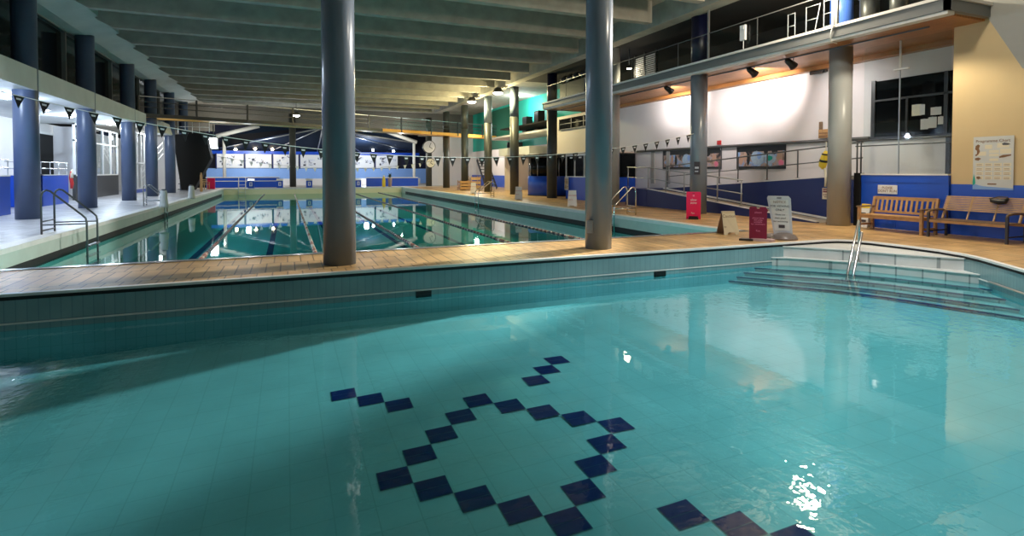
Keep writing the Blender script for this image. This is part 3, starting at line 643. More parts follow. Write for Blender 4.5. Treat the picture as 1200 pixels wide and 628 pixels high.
b = MB(); b.bx(20.3,33.5,0,20.5,62,3.9); b.bx(20.26,33.5,0,20.3,62,1.2,1); struct(b.build('wall_right_far', [M['white'], M['blue']]))
for px, top, lab in ((618,137,'tall black loudspeaker against the bright teal wall, left of the pair'),(632,130,'tall black loudspeaker against the bright teal wall, right of the pair')):
    p = on_x(px,top,19.7); t = thing('loudspeaker', lab, 'loudspeaker', (19.7,p.y,4.7), 0, 'black loudspeakers by the teal wall'); h = p.z-4.7
    MB().bx(-.3,-.45,.0,.3,.45,h).build('cabinet', M['dark'], t, .03); MB().bx(-.31,-.38,.1,-.3,.38,h-.1).build('grille', M['black'], t)
struct(MB().bx(17.4,35,4.55,20.3,49,4.7).build('slab_teal_gallery', M['white']))
b = MB(); b.bx(17.4,44,0,20.3,44.2,3.6); struct(b.build('wall_right_partition', M['beige']))
b = MB(); b.bx(16.6,37.2,2.9,20.3,43.5,3.5); struct(b.build('slab_kiosk_hall', M['concrete_pale']))
# lit doorway beyond the columns
t = thing('display_board', 'bright white notice board between the far right columns', 'board', (17.2,37.2,0), -PI/2)
MB().bx(-1.1,-.05,1.3,1.1,0,2.9).build('panel', M['whiteplain'], t); MB().bx(-.6,-.07,1.7,-.1,-.05,2.4).build('notice', M['skyblue'], t); MB().bx(-1.15,-.06,0,-1.05,.02,2.95).build('leg', M['greyboard'], t); MB().bx(1.05,-.06,0,1.15,.02,2.95).build('leg', M['greyboard'], t)
# small stair
t = thing('steps', 'dark open stair flight beyond the right columns', 'stair', (16.9,48.4,0), 0)
b = MB()
for k in range(9): b.bx(-.5,-.27*k,2.6-.28*k,.5,-.27*k+.3,2.66-.28*k)
b.build('treads', M['black'], t)
b = MB(); b.beam((-.5,.3,2.7),(-.5,-2.3,.1),.05,.25); b.beam((.5,.3,2.7),(.5,-2.3,.1),.05,.25); b.build('stringers', M['black'], t)

# ------------------------------------------------------------------ footbridge
BA, BB = Vector((-8.6,41.1,5.08)), Vector((21.0,54.4,5.08)); bd = (BB-BA); bl = bd.length; ang = math.atan2(bd.y, bd.x)
t = thing('footbridge', 'steel and timber footbridge crossing high over the far half of the lane pool', 'bridge', BA, ang)
b = MB(); b.bx(0,-.05,0,bl,1.7,.10); b.build('deck', M['orange'], t)
MB().bx(0,-.10,-.02,bl*.55,-.05,.22).build('girder', M['graphite'], t); MB().bx(0,1.7,-.02,bl,1.75,.22).build('girder', M['graphite'], t)
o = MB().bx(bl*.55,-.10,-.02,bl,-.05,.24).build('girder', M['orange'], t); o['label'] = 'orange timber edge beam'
for z in (.62,.95,1.28):
    MB().bx(0,-.09,z-.025,bl,-.04,z+.025).build('rail', M['graphite'] if z < 1 else M['railpale'], t)
k = 0
while k*3.3 < bl:
    MB().bx(k*3.3-.05,-.12,-.02,k*3.3+.05,-.02,1.3).build('post', M['graphite'], t); k += 1
b = MB(); b.bx(bl*.60,1.72,.2,bl,1.74,1.25); b.build('pane', M['glass'], t)
t = thing('hanging_projector', 'dark boxy camera unit hung under the right end of the footbridge', 'projector', (on_y(606,172,48.0).x,48.0,3.55), -.5)
b = MB(); b.bx(-.9,-.6,0,.9,.6,.8); b.build('case', M['black'], t, .05); b = MB(); b.bx(-.6,-.4,-.7,.5,.4,0); b.build('cradle', M['graphite'], t); b = MB(); b.cyl((0,0,.8),(0,0,1.5),.06,None,8); b.build('stem', M['graphite'], t)

# pendant floodlights
def pendant(label, x, y, z, r, m='lamp_warm'):
    t = thing('pendant_light', label, 'light', (x,y,z), 0, 'ceiling floodlights')
    b = MB(); b.lathe([(r*.55,r*.95),(r*.9,r*.4),(r*1.05,0),(r*.98,0)], (0,0,0), 20); rf = b.build('reflector', M['graphite'], t)
    b = MB(); b.lathe([(r*.9,-.02),(r*.8,-r*.25),(r*.3,-r*.4)], (0,0,0), 20); b.build('lens', M[m], rf)
    b = MB(); b.cyl((0,0,r*.95),(0,0,7.42-z if 7.42-z > .2 else .8),.025,None,8); b.build('stem', M['rail'], t)
pendant('glowing round floodlight at the ceiling edge, larger and nearer of the two above the footbridge', 13.45,35.4,7.0,.36)
pendant('glowing round floodlight at the ceiling edge, smaller and farther of the two above the footbridge', 13.4,41.0,7.05,.36)
pendant('small bright floodlight at the far balcony end, left of the second pool column', 15.2,24.3,7.0,.13,'lamp_cool')
pendant('small bright floodlight above the louvre screen, right of the second pool column', 15.1,22.2,6.5,.13,'lamp_warm')
pendant('white floodlight behind the footbridge, left of the nearest column', .8,50.0,6.35,.30,'lamp_cool')
pendant('floodlight over the near pool steps, seen only mirrored in the water', 13.5,11.0,6.98,.2)

# ------------------------------------------------------------------ far hall
b = MB(); b.bx(-16,62.0,5.6,-6.6,62.3,8.3); b.bx(13.9,62,5.6,24,62.3,8.3); b.bx(-6.6,62.0,6.3,13.9,62.3,8.3); struct(b.build('wall_far_upper', M['greybrown']))
struct(MB().bx(-20,76.0,0,24,76.2,8.3).build('wall_far', M['midnight']))
b = MB(); b.bx(-16,62,0,-7.4,62.3,5.6); struct(b.build('wall_far_left', M['dark']))
b = MB(); b.bx(15,62,0,24,62.3,5.6); struct(b.build('wall_far_right', M['white']))
t = thing('tent_roof', 'dark navy tent shaped roof with pale rafters over the far hall', 'roof', (3.7,63.0,0))
apex = Vector((0,.5,6.6)); ev = [(-12,12.6,4.4),(-5.5,12.6,4.3),(0,12.6,4.3),(5.5,12.6,4.3),(12,12.6,4.5),(10.3,.4,5.0),(6.3,.3,6.3),(-6.3,.3,6.35),(-10.3,.4,5.2)]
b = MB(); b.add([apex]+ev, [(0,i+1,i+2) for i in range(len(ev)-1)]); sh = b.build('membrane', M['roofnavy'], t)
so = sh.modifiers.new('thickness','SOLIDIFY'); so.thickness = .12
for k, e in enumerate(ev[:6]): MB().tube([apex-Vector((0,0,.25)), Vector(e)-Vector((0,0,.12))], .07, 8).build('rafter', M['railpale'], t)
MB().tube([Vector(ev[8]), Vector(ev[7])], .22, 8).build('edge_beam', M['whiteplain'], t); MB().tube([Vector(ev[5]), Vector(ev[6])], .22, 8).build('edge_beam', M['whiteplain'], t)
for x in (-9.6,10.0): MB().cyl((x,.5,0),(x,.5,5.1),.16,None,12).build('post', M['whiteplain'], t)
# boards with photographs
for i in range(7):
    x = -6.4+3.15*i
    t = thing('photo_board', ['first','second','third','fourth','fifth','sixth','seventh'][i]+' white board of photographs from the left on the far hall wall', 'board', (x,75.3,0), 0, 'photograph boards on the far wall')
    pn = MB().bx(-1.5,0,2.05,1.5,.1,3.75).build('panel', M['whiteplain'], t)
    b = MB()
    for k in range(9):
        px, pz = random.uniform(-1.2,.9), random.uniform(2.25,3.35); b.bx(px,-.01-.001*k,pz,px+random.uniform(.25,.55),0,pz+random.uniform(.18,.38))
    b.build('photographs', M['boardpic'], pn)
    MB().bx(-1.55,-.02,1.95,-1.42,.1,3.85).build('post', M['navy'], t)
b = MB(); b.bx(-8.5,75.35,3.75,17,75.5,4.15); struct(b.build('trim_far_band', M['blue']))
for k, (px, py) in enumerate(((263,177),(276,175),(299,174.5),(319,175),(437,176),(461,177))):
    q = on_y(px,py,74.0); t = thing('hall_lamp', ['leftmost bright lamp under the eave of the tent roof','second bright lamp from the left under the tent roof eave','third bright lamp from the left under the tent roof eave','bright lamp under the tent roof just left of the dark far column','bright lamp under the tent roof, right of the nearest column','rightmost bright lamp under the tent roof eave'][k], 'lamp', q, 0, 'lamps under the tent roof')
    b = MB(); b.lathe([(.03,.14),(.13,.09),(.17,0),(.13,-.09),(.03,-.14)], (0,0,0), 14); b.build('globe', M['lamp_warm' if k in (1,2,3) else 'lamp_cool'], t); b = MB(); b.cyl((0,0,.14),(0,0,.5),.03,None,6); b.build('stem', M['rail'], t)
q = on_y(250,168,53.5); t = thing('tower_floodlight', 'white floodlight glowing at the corner of the dark staircase', 'floodlight', q)
b = MB(); b.bx(-.35,-.1,-.5,.35,.25,.55); b.build('housing', M['whiteplain'], t, .04); b = MB(); b.bx(-.28,-.13,-.4,.28,-.1,.4); b.build('lens', M['lamp_cool'], t); b = MB(); b.cyl((0,.1,.55),(0,.1,1.6),.05,None,8); b.build('hanging_stem', M['rail'], t)
struct(MB().bx(-9,75.4,0,18,75.55,2.0).build('wall_far_panel', M['skyblue']))
b = MB(); b.bx(-1.6,70.5,0,16,70.7,.75); struct(b.build('wall_far_low', M['white']))
t = thing('low_barrier', 'long navy low barrier with white cap lines at the far left pool end', 'barrier', (-7.3,61.0,0))
MB().bx(0,0,0,6.6,.2,.98).build('panel', M['blue'], t); b = MB(); b.bx(-.02,-.02,.98,6.62,.22,1.06); b.bx(-.0,-.02,.62,6.6,0,.68); b.build('cap', M['whiteplain'], t)
t = thing('low_barrier', 'navy low barrier at the far right pool end beside the potted plant', 'barrier', (7.9,60.5,0))
MB().bx(0,0,0,5.6,.2,.9).build('panel', M['blue'], t); MB().bx(-.02,-.02,.9,5.62,.22,.97).build('cap', M['whiteplain'], t)
for i, px in enumerate((294,328,362.5,420)):
    x = on_y(px,219,58.2).x
    t = thing('starting_block', ['leftmost navy starting block, in front of the long navy barrier','navy starting block just left of the dark far column','navy starting block just right of the dark far column','navy starting block at the right of the nearest column'][i], 'starting block', (x,58.2,0), 0, 'navy starting blocks at the far end')
    b = MB(); b.prism([(-.28,0,0),(-.28,.7,0),(-.28,.7,.85),(-.28,0,.70)], (.56,0,0)); pd = b.build('pedestal', M['blue'], t)
    b = MB(); b.prism([(-.31,-.04,.70),(-.31,.72,.86),(-.31,.72,.90),(-.31,-.04,.74)], (.62,0,0)); b.build('platform', M['whiteplain'], t)
    b = MB(); b.bx(-.12,-.012,.2,.12,0,.58); b.bx(-.05,-.016,.25,.05,-.012,.53,1); b.build('emblem', [M['whiteplain'], M['blue']], pd)
x = on_y(450,218,58.3).x; t = thing('rescue_can', 'yellow rescue cylinder standing at the far pool end', 'float', (x,58.4,0))
b = MB(); b.lathe([(.15,0),(.18,.05),(.18,.75),(.10,.95),(.10,1.05)], (0,0,0), 14); b.build('body', M['gold'], t); b = MB(); b.lathe([(.09,1.05),(.09,1.2)], (0,0,0), 12); b.build('cap', M['cream'], t)
x = on_y(457.5,218,58.4).x; t = thing('potted_plant', 'dark leafy plant in a tall pale pot at the far pool end', 'plant', (x,58.6,0))
b = MB(); b.lathe([(.17,0),(.22,.9),(.24,.95)], (0,0,0), 14); b.build('pot', M['pinkrubber'], t)
b = MB()
for k in range(26):
    a, e, l = random.uniform(0,2*PI), random.uniform(.3,1.3), random.uniform(.3,.6); d = Vector((math.cos(a)*math.cos(e), math.sin(a)*math.cos(e), math.sin(e))); s_ = Vector((-math.sin(a),math.cos(a),0))*.06; p = Vector((0,0,.95))
    b.add([p, p+d*l*.5+s_, p+d*l, p+d*l*.5-s_], [(0,1,2,3)])
b.build('foliage', M['plant'], t)
for k, (px, py, x) in enumerate(((503,172,14.25),(504.5,191,14.25))):
    p = on_x(px,py,x); p.y = 56.5+.0*k; q = on_y(px,py,56.5)
    t = thing('wall_clock', ['round white clock on the far right column, upper of two','round pale clock on the far right column, lower of two'][k], 'clock', q, 0, 'round clocks on the far column')
    r = .68 if k == 0 else .5
    b = MB(); b.cyl((0,0,0),(0,.12,0),r,None,28); b.build('case', M['graphite'], t); b = MB(); b.cyl((0,-.02,0),(0,0,0),r*.9,None,28); b.build('dial', M['whiteplain'] if k == 0 else M['cream'], t)
    b = MB(); b.beam((0,-.03,0),(.3*r,-.03,.65*r),.04,.02,0,(0,1,0)); b.beam((0,-.03,0),(.5*r,-.03,-.3*r),.05,.02,0,(0,1,0)); b.build('hands', M['black'], t)
    b = MB(); b.bx(-.05,.12,-.05,.05,1.5,.05); b.build('bracket', M['graphite'], t)
# furniture glimpsed far off
def crate(name, label, cat, loc, w, d, h, m, grp=None):
    t = thing(name, label, cat, loc, 0, grp)
    b = MB()
    for z in [h*.12+h*.3*k for k in range(3)]:
        b.bx(-w/2,-d/2,z,w/2,-d/2+.03,z+h*.2); b.bx(-w/2,d/2-.03,z,w/2,d/2,z+h*.2); b.bx(-w/2,-d/2,z,-w/2+.03,d/2,z+h*.2); b.bx(w/2-.03,-d/2,z,w/2,d/2,z+h*.2)
    b.build('slats', m, t)
    b = MB()
    for sx in (-1,1):
        for sy in (-1,1): b.bx(sx*(w/2-.05)-.03,sy*(d/2-.05)-.03,0,sx*(w/2-.05)+.03,sy*(d/2-.05)+.03,h)
    b.build('corner_posts', m, t); MB().bx(-w/2+.02,-d/2+.02,h*.1,w/2-.02,d/2-.02,h*.14).build('base', m, t)
p = on_y(544,223,45.2); crate('storage_crate', 'low brown timber crate by the far right columns', 'crate', (p.x,p.y,0), 1.0,.8,.85, M['teak'], 'timber crates at the right pool edge')
p = on_y(553,223,45.7); crate('storage_crate', 'tall pale timber crate behind the white folding sign, far right', 'crate', (p.x+.25,p.y,0), .9,.8,1.2, M['slatpale'], 'timber crates at the right pool edge')
def chair(label, loc, rz, m):
    t = thing('wooden_chair', label, 'chair', loc, rz)
    b = MB(); b.bx(-.24,-.22,.42,.24,.22,.46); b.build('seat', m, t); b = MB()
    for k in range(3): b.bx(-.24,.2,.55+.14*k,.24,.23,.63+.14*k)
    b.build('backrest', m, t)
    for sx in (-1,1):
        MB().bx(sx*.22-.025,-.22,0,sx*.22+.025,-.17,.62).build('leg', m, t); MB().bx(sx*.22-.025,.18,0,sx*.22+.025,.23,.95).build('leg', m, t); MB().bx(sx*.22-.03,-.22,.62,sx*.22+.03,.22,.65).build('armrest', m, t)
p = on_z(241,222); chair('brown wooden armchair on the far left deck near the dark stair', (p.x,p.y,0), .6, M['teak'])
p = on_z(236,224.5); b = MB(); b.lathe([(.08,0),(.10,.05),(.09,1.3),(.06,1.4)], (p.x,p.y,0), 12); b.lathe([(.06,1.4),(.06,1.5),(.03,1.52)], (p.x,p.y,0), 12)
tag(b.build('deck_post', M['teak']), 'short brown post beside the armchair on the far left deck', 'post')
p = on_z(247.5,221.5); b = MB(); b.bx(p.x-.3,p.y,0,p.x+.3,p.y+.3,1.0); b.bx(p.x-.24,p.y-.02,.15,p.x+.24,p.y,.85)
tag(b.build('kickboard_stack', M['pink'], bevel=.03), 'red box at the end of the long navy barrier, far left', 'box')
for px, py, lab in ((192,243,'pale tapered stanchion base at the left pool edge, nearer of two'),(224.5,233,'pale tapered stanchion base at the left pool edge, farther of two')):
    p = on_z(px,py); t = thing('pool_bollard', lab, 'bollard', (p.x,p.y,0), 0, 'tapered bollards on the left pool edge')
    b = MB(); b.lathe([(.20,0),(.18,.1),(.14,.68),(.12,.76)], (0,0,0), 16); b.build('body', M['concrete_pale'], t); b = MB(); b.lathe([(.08,.76),(.08,.82)], (0,0,0), 12); b.build('cap', M['rail'], t)

# ------------------------------------------------------------------ pool ladders, lane ropes, pennants
def pool_ladder(label, loc, rz, h=.9, w=.5, back=.55, down=1.0, m='rail', treads=3, fx=.13):
    t = thing('pool_ladder', label, 'ladder', loc, rz)              # local +x points to the water
    for sy in (-1,1):
        y = sy*w/2
        b = MB(); b.tube([(-back,y,0),(-back,y,h*.84),(-back+.04,y,h*.94),(-back+.11,y,h*.98),(-back+.19,y,h*.96),(fx-.10,y,h*.42),(fx-.02,y,h*.34),(fx,y,h*.24),(fx,y,-down)], .024, 10); b.build('side_rail', M[m], t)
    for k in range(treads): MB().bx(fx-.04,-w/2,-.35-.27*k,fx+.06,w/2,-.31-.27*k).build('tread', M[m], t)
    for z in (.1,.33): MB().tube([(-back,-w/2,z),(-back,w/2,z)], .018, 8).build('cross_bar', M[m], t)
    for sy in (-1,1): MB().tube([(-back,sy*w/2,.25),(fx,sy*w/2,.25)], .016, 8).build('stay', M[m], t)
pool_ladder('dark steel pool ladder on the left edge, in front of the widest left column', (-5.42,17.75,0), 0, 1.15, .85, .32, 1.1, 'rail', 3, .62)
pool_ladder('steel pool ladder farther along the left edge, by the pale bollards', (-5.42,30.2,0), 0, 1.0, .6, .7, 1.0, 'railpale')
pool_ladder('shiny pool ladder on the right edge, just right of the second pool column', (11.1,17.3,0), PI, 1.05, .55, .8, 1.0, 'steel')
pool_ladder('shiny pool ladder on the right edge between the two far white signs', (11.1,32.6,0), PI, 1.0, .6, .9, 1.0, 'steel')
pool_ladder('small pale ladder at the far left corner of the lane pool', (-3.9,57.45,0), -PI/2, 1.0, .6, .6, .8, 'whiteplain')
for i, (x, y0) in enumerate(((-1.98,MY0+.3),(.68,MY0+.3),(3.4,MY0+.3),(6.2,MY0+.3),(8.65,MY0+.3))):
    t = thing('lane_rope', ['lane rope of dark floats nearest the left pool edge','cream lane rope straight ahead, second from the left','lane rope emerging to the right of the nearest column','lane rope fourth from the left, leading to the timber crates','lane rope nearest the right pool edge, ending at the anchor box'][i], 'lane rope', (x,y0,WM+.0), 0, 'lane ropes in the long pool')
    b = MB(); pts = []; rs = []
    y = 4.8
    while y < MY1-y0-.4:
        pts += [(0,y,.01),(0,y+.02,.01),(0,y+.28,.01),(0,y+.30,.01)]; rs += [.022,.047,.047,.022]; y += .34
    b.tube(pts, rs, 8); b.build('floats', M['rope_pale' if i == 1 else 'rope_dark'], t)
    b = MB(); pts = []; rs = []; y = .3
    while y < 4.75:
        pts += [(0,y,.01),(0,y+.01,.01),(0,y+.11,.01),(0,y+.12,.01)]; rs += [.025,.055,.055,.025]; y += .135
    b.tube(pts, rs, 8); b.build('end_floats', M['rope_red'], t)
    b = MB(); b.tube([(0,-.27,.14),(0,.3,.01)], .012, 6); b.build('hook_wire', M['steel'], t)
# backstroke pennants on a sagging line
def pennant_line(name, label, A, B, sag, n, w, h, m, back=None):
    t = thing(name, label, 'pennants', A)
    A, B = Vector(A), Vector(B)
    f = lambda u: (B-A)*u + Vector((0,0,-4*sag*u*(1-u)))
    MB().tube([f(k/40) for k in range(41)], .009, 6).build('line', M['whiteplain'] if m == 'black' else M['rail'], t)
    for k in range(n):
        u = (k+.5)/n; p = f(u); d = (f(u+.005)-f(u-.005)).normalized()
        b = MB(); b.prism([p-d*w/2, p+d*w/2, p-Vector((0,0,h))+Vector((random.uniform(-.03,.03),0,0))], (0,.008,0))
        if m == 'black': b.prism([p-d*w*.22-Vector((0,.006,h*.18)), p+d*w*.22-Vector((0,.006,h*.18)), p+d*w*.18-Vector((0,.006,h*.32)), p-d*w*.18-Vector((0,.006,h*.32))], (0,.004,0), 1)
        b.build('pennant', [M[m], M['greyboard']], t)
pennant_line('hanging_pennants', 'string of black triangular pennants sagging across the lane pool', (-8.0,16.45,3.98), (14.18,16.6,3.02), 1.42, 46, .22, .30, 'black')
pennant_line('hanging_pennants', 'string of tiny white pennants across the far end of the lane pool', (-5.4,52.5,2.9), (13.8,52.6,2.7), .9, 26, .32, .4, 'whiteplain')

# ------------------------------------------------------------------ deck signs
def aframe(label, loc, a, w, h, m, side, lines, grp=None, inkm='brownink', depth=.42):
    t = thing('folding_sign', label, 'sign', loc, -a, grp)
    th = .02; tx = depth/2
    b = MB(); wt = w*.84
    b.prism([(-wt/2,-.02,h),(wt/2,-.02,h),(w/2,-tx,0.05),(w/2,-tx,0),(w*.28,-tx,0),(w*.2,-tx+.012,.06),(-w*.2,-tx+.012,.06),(-w*.28,-tx,0),(-w/2,-tx,0),(-w/2,-tx,.05)], (0,th,0)); b.build('front_panel', M[m], t)
    b = MB(); b.prism([(-wt/2,.02,h),(wt/2,.02,h),(w/2,tx,0),(-w/2,tx,0)], (0,-th,0)); b.build('rear_panel', M[side], t)
    b = MB(); b.bx(-wt/2,-.03,h-.03,wt/2,.03,h+.015); b.build('hinge', M[m], t)
    sl = math.atan2(tx-.02, h)
    for k, (body, size, z) in enumerate(lines):
        y = -.02-(tx-.02)*(1-z/h)-.004
        o = text('lettering', body, size, M[inkm], t, (0,y,z)); o.rotation_euler = (PI/2-sl, 0, 0)
    return t
p = on_z(857,275); aframe('cream folding floor sign at the corner of the lane pool, beside the maroon sign', (p.x+.05,p.y+.18,0), math.atan2(p.x,p.y)-.5, .40, .57, 'cream', 'taupe', [('Caution', .11, .46), ('Y', .16, .31), ('WET FLOOR', .062, .19), ('SLIPPERY', .06, .11)], None, 'brownink', .42)
for px, py, lab in ((672,242,'white folding floor sign just left of the second pool column'),(608.5,234,'white folding floor sign near the round blue kiosk'),(555,227,'white folding floor sign in front of the timber crates')):
    p = on_z(px,py); aframe(lab, (p.x+.05,p.y+.2,0), math.atan2(p.x,p.y)+.05, .42, .72 if px > 600 else .78, 'whiteplain', 'whiteplain', [('CAUTION', .085, .5), ('WET FLOOR', .06, .3)], 'white folding signs on the right pool edge', 'red', .4)
# stick figure on the cream sign
def board_sign(name, label, loc, a, w, h, m, z0, tilt=0.0, notch=False):
    t = thing(name, label, 'sign', loc, -a)
    b = MB(); c = .025
    if notch: out = [(-w/2,z0),(w/2,z0),(w/2,h*.86),(w/2+.015,h*.86),(w/2+.015,h*.92),(w/2,h*.93),(w/2-c,h),(w*.10,h),(w*.06,h-.045),(-w*.06,h-.045),(-w*.10,h),(-w/2+c,h),(-w/2,h-c)]
    else: out = [(-w/2,z0),(w/2,z0),(w/2,h-c),(w/2-c,h),(-w/2+c,h),(-w/2,h-c)]
    b.prism([(x,-.018+tilt*z,z) for x, z in out], (0,.036,0)); b.build('board', M[m], t, .004)
    return t
p = on_z(815,257); t = board_sign('floor_sign', 'bright magenta floor sign standing in front of the second right column', (p.x,p.y+.1,0), math.atan2(p.x,p.y), .46, .92, 'pink', .03)
b = MB(); b.bx(-.16,-.14,0,.16,.14,.05); b.bx(-.14,-.04,.05,.14,.04,.10); b.build('base', M['black'], t)
for x in (-.2,.2): MB().bx(x-.03,-.05,0,x+.03,.05,.1).build('foot', M['pink'], t)
text('lettering', 'slow\nzone', .105, M['whiteink'], t, (0,-.022,.60)); text('lettering', 'Fun', .08, M['whiteink'], t, (-.02,-.022,.20)); MB().bx(-.03,-.021,.76,.03,-.018,.82).build('symbol', M['pinkink'], t); MB().bx(-.04,-.021,.86,.04,-.018,.875).build('slot', M['ink'], t)
p = on_z(893,283); t = board_sign('floor_sign', 'maroon floor sign with pink lettering at the near pool edge', (p.x,p.y+.12,0), math.atan2(p.x,p.y), .375, .79, 'maroon', .05, 0, True)
b = MB(); b.prism([(-.40,-.09,0),(-.16,-.13,0),(-.10,-.10,0),(-.10,.1,0),(-.35,.1,0)], (0,0,.045)); b.build('base', M['black'], t)
b = MB(); b.prism([(.0,-.10,0),(.28,-.12,0),(.36,-.02,0),(.30,.12,0),(.0,.12,0)], (0,0,.055)); b.bx(-.14,-.06,0,.14,.06,.06); b.build('foot', M['pinkrubber'], t)
for k, (s_, z) in enumerate((('please',.66),('please keep',.53),('this area',.485),('available',.44),('for swimmers',.39),('Fun',.235))):
    text('lettering', s_, .052 if k not in (0,5) else .06, M['pinkink'], t, (0,-.022,z))
p = on_z(922,281); t = thing('viewing_sign', 'tall pale grey notice board on a domed base beside the maroon sign', 'sign', (p.x,p.y+.18,0), -math.atan2(p.x,p.y))
b = MB(); W, H_ = .46, 1.02
b.prism([(-W/2-.05,-.015,H_),(W/2-.07,-.015,H_),(W/2-.02,-.015,H_-.06),(W/2+.03,-.02,.10),(-W/2+.09,-.02,.10),(-W/2-.07,-.015,H_-.05)], (0,.03,0)); b.build('board', M['greyboard'], t, .005)
b = MB(); b.prism([(-W/2-.01,-.022,H_-.09),(W/2-.08,-.022,H_-.09),(W/2-.03,-.026,.2),(-W/2+.11,-.026,.2)], (0,.006,0)); b.build('notice', M['paper'], t)
b = MB(); b.lathe([(.30,0),(.29,.04),(.24,.10),(.14,.15),(.05,.165)], (.08,-.02,0), 28); b.lathe([(.22,0),(.20,.05),(.12,.10),(.04,.115)], (-.20,.12,0), 22); b.build('base', M['rock'], t)
MB().bx(-.09,-.024,H_-.055,.01,-.016,H_-.035).build('slot', M['ink'], t)
for s_, z, sz in (('NOTICE',.875,.075),('FOR VIEWING',.78,.066),('ONLY',.69,.07),('Please use',.58,.05),('main pool',.50,.058),('for swimming',.42,.055)):
    text('lettering', s_, sz, M['brownink' if z > .85 else 'ink'], t, (-.03+(.9-z)*.06,-.028,z))
MB().bx(-.04,-.034,.27,.09,-.026,.34).build('logo', M['ink'], t)

# ------------------------------------------------------------------ benches
def slat_bench():
    t = thing('garden_bench', 'teak garden bench with vertical back slats in front of the blue barrier', 'bench', (14.98,9.65,0), -PI/2)   # local front -y
    L = 1.62; hx = L/2
    for sx in (-1,1):
        MB().bx(sx*hx-.035,-.32,0,sx*hx+.035,-.25,.62).build('leg', M['teak'], t, .004)
        b = MB(); b.beam((sx*hx,.27,0),(sx*hx,.25,.42),.07,.06,0,(1,0,0)); b.beam((sx*hx,.25,.40),(sx*hx,.36,.90),.07,.06,0,(1,0,0)); b.build('leg', M['teak'], t)
        b = MB(); b.beam((sx*hx,-.37,.635),(sx*hx,.30,.645),.085,.035); b.build('armrest', M['teakdark'], t, .006)
        MB().bx(sx*hx-.02,-.28,.12,sx*hx+.02,.26,.17).build('stretcher', M['teak'], t)
    b = MB(); b.bx(-hx,-.30,.33,hx,-.26,.41); b.bx(-hx,.22,.33,hx,.26,.41); b.build('seat_rail', M['teak'], t, .004)
    for k in range(6): MB().bx(-hx+.02,-.31+.095*k,.41,hx-.02,-.235+.095*k,.435).build('seat_slat', M['teak'], t)
    b = MB(); b.beam((-hx,.355,.87),(hx,.355,.87),.04,.09); b.beam((-hx,.272,.50),(hx,.272,.50),.04,.06); b.build('back_rail', M['teak'], t)
    for k in range(12):
        x = -hx+.10+(L-.20)*k/11; b = MB(); b.beam((x,.277,.52),(x,.348,.84),.055,.02,0,(0,1,0)); b.build('back_slat', M['teak'], t)
slat_bench()
def recline_bench():
    t = thing('slatted_bench', 'bench with reclined back of thin horizontal slats and dark metal frame, below the programme poster', 'bench', (14.98,7.84,0), -PI/2)
    L = 1.60; hx = L/2
    for sx in (-1,1):
        MB().bx(sx*hx-.025,-.38,0,sx*hx+.025,-.33,.60).build('leg', M['graphite'], t)
        MB().bx(sx*hx-.025,.32,0,sx*hx+.025,.37,.45).build('leg', M['graphite'], t)
        b = MB(); b.tube([(sx*hx,-.36,.58),(sx*hx,-.34,.63),(sx*hx,-.1,.665),(sx*hx,.2,.655),(sx*hx,.36,.60),(sx*hx,.38,.45)], .028, 8); b.build('armrest', M['teakdark'], t)
        b = MB(); b.beam((sx*(hx-.02),.16,.44),(sx*(hx-.02),.42,.98),.05,.04,0,(1,0,0)); b.build('back_post', M['slatpale'], t)
        MB().bx(sx*hx-.015,-.34,.13,sx*hx+.015,.34,.16).build('stretcher', M['graphite'], t)
    for x in (-.27,.27):
        b = MB(); b.beam((x,.20,.44),(x,.44,.97),.03,.03,0,(1,0,0)); b.build('back_strut', M['slatpale'], t)
    b = MB(); b.bx(-hx,-.37,.36,hx,-.33,.42); b.bx(-hx,.30,.36,hx,.34,.42); b.build('seat_rail', M['teak'], t)
    for k in range(9): MB().bx(-hx+.02,-.37+.072*k,.42,hx-.02,-.32+.072*k,.44).build('seat_slat', M['teakdark'], t)
    for k in range(9):
        u = .40+.075*k; MB().beam((-hx-.02,.16+.26*u-.03,.44+.54*u),(hx+.02,.16+.26*u-.03,.44+.54*u),.022,.030,0).build('back_slat', M['slatpale'], t)
recline_bench()
t = thing('bag', 'black soft bag hung over the top of the slatted bench back', 'bag', (15.30,7.50,.862), -PI/2)
b = MB(); b.tube([(-.17,-.02,.10),(-.15,-.04,.06),(.0,-.07,.035),(.12,-.07,.05),(.15,-.02,.12)], [.03,.05,.065,.06,.03], 12); b.build('pouch', M['black'], t)
b = MB(); b.tube([(-.2,-.06,.10),(-.05,.05,.155),(.1,.06,.15),(.16,-.03,.12)], [.012]*4, 8); b.build('strap', M['ink'], t)
# white and yellow folding sign stored behind the bench end
t = thing('stored_sign', 'white sign with a yellow top leaning behind the left arm of the teak bench', 'sign', (15.40,10.80,0), -PI/2-.1)
b = MB(); b.prism([(-.16,-.1,0),(.16,-.1,0),(.14,.04,.62),(-.14,.04,.62)], (0,.02,0)); b.build('board', M['whiteplain'], t)
b = MB(); b.prism([(-.14,.02,.55),(.14,.02,.55),(.135,.045,.67),(-.135,.045,.67)], (0,.02,0)); b.build('top_band', M['gold'], t)
b = MB(); b.bx(-.1,-.085,.16,.1,-.07,.22); b.bx(-.1,-.04,.36,.06,-.03,.42); b.build('print', M['ink'], t)
b = MB(); b.prism([(-.16,.17,0),(.16,.17,0),(.14,.07,.6),(-.14,.07,.6)], (0,.015,0)); b.build('rear_panel', M['whiteplain'], t)

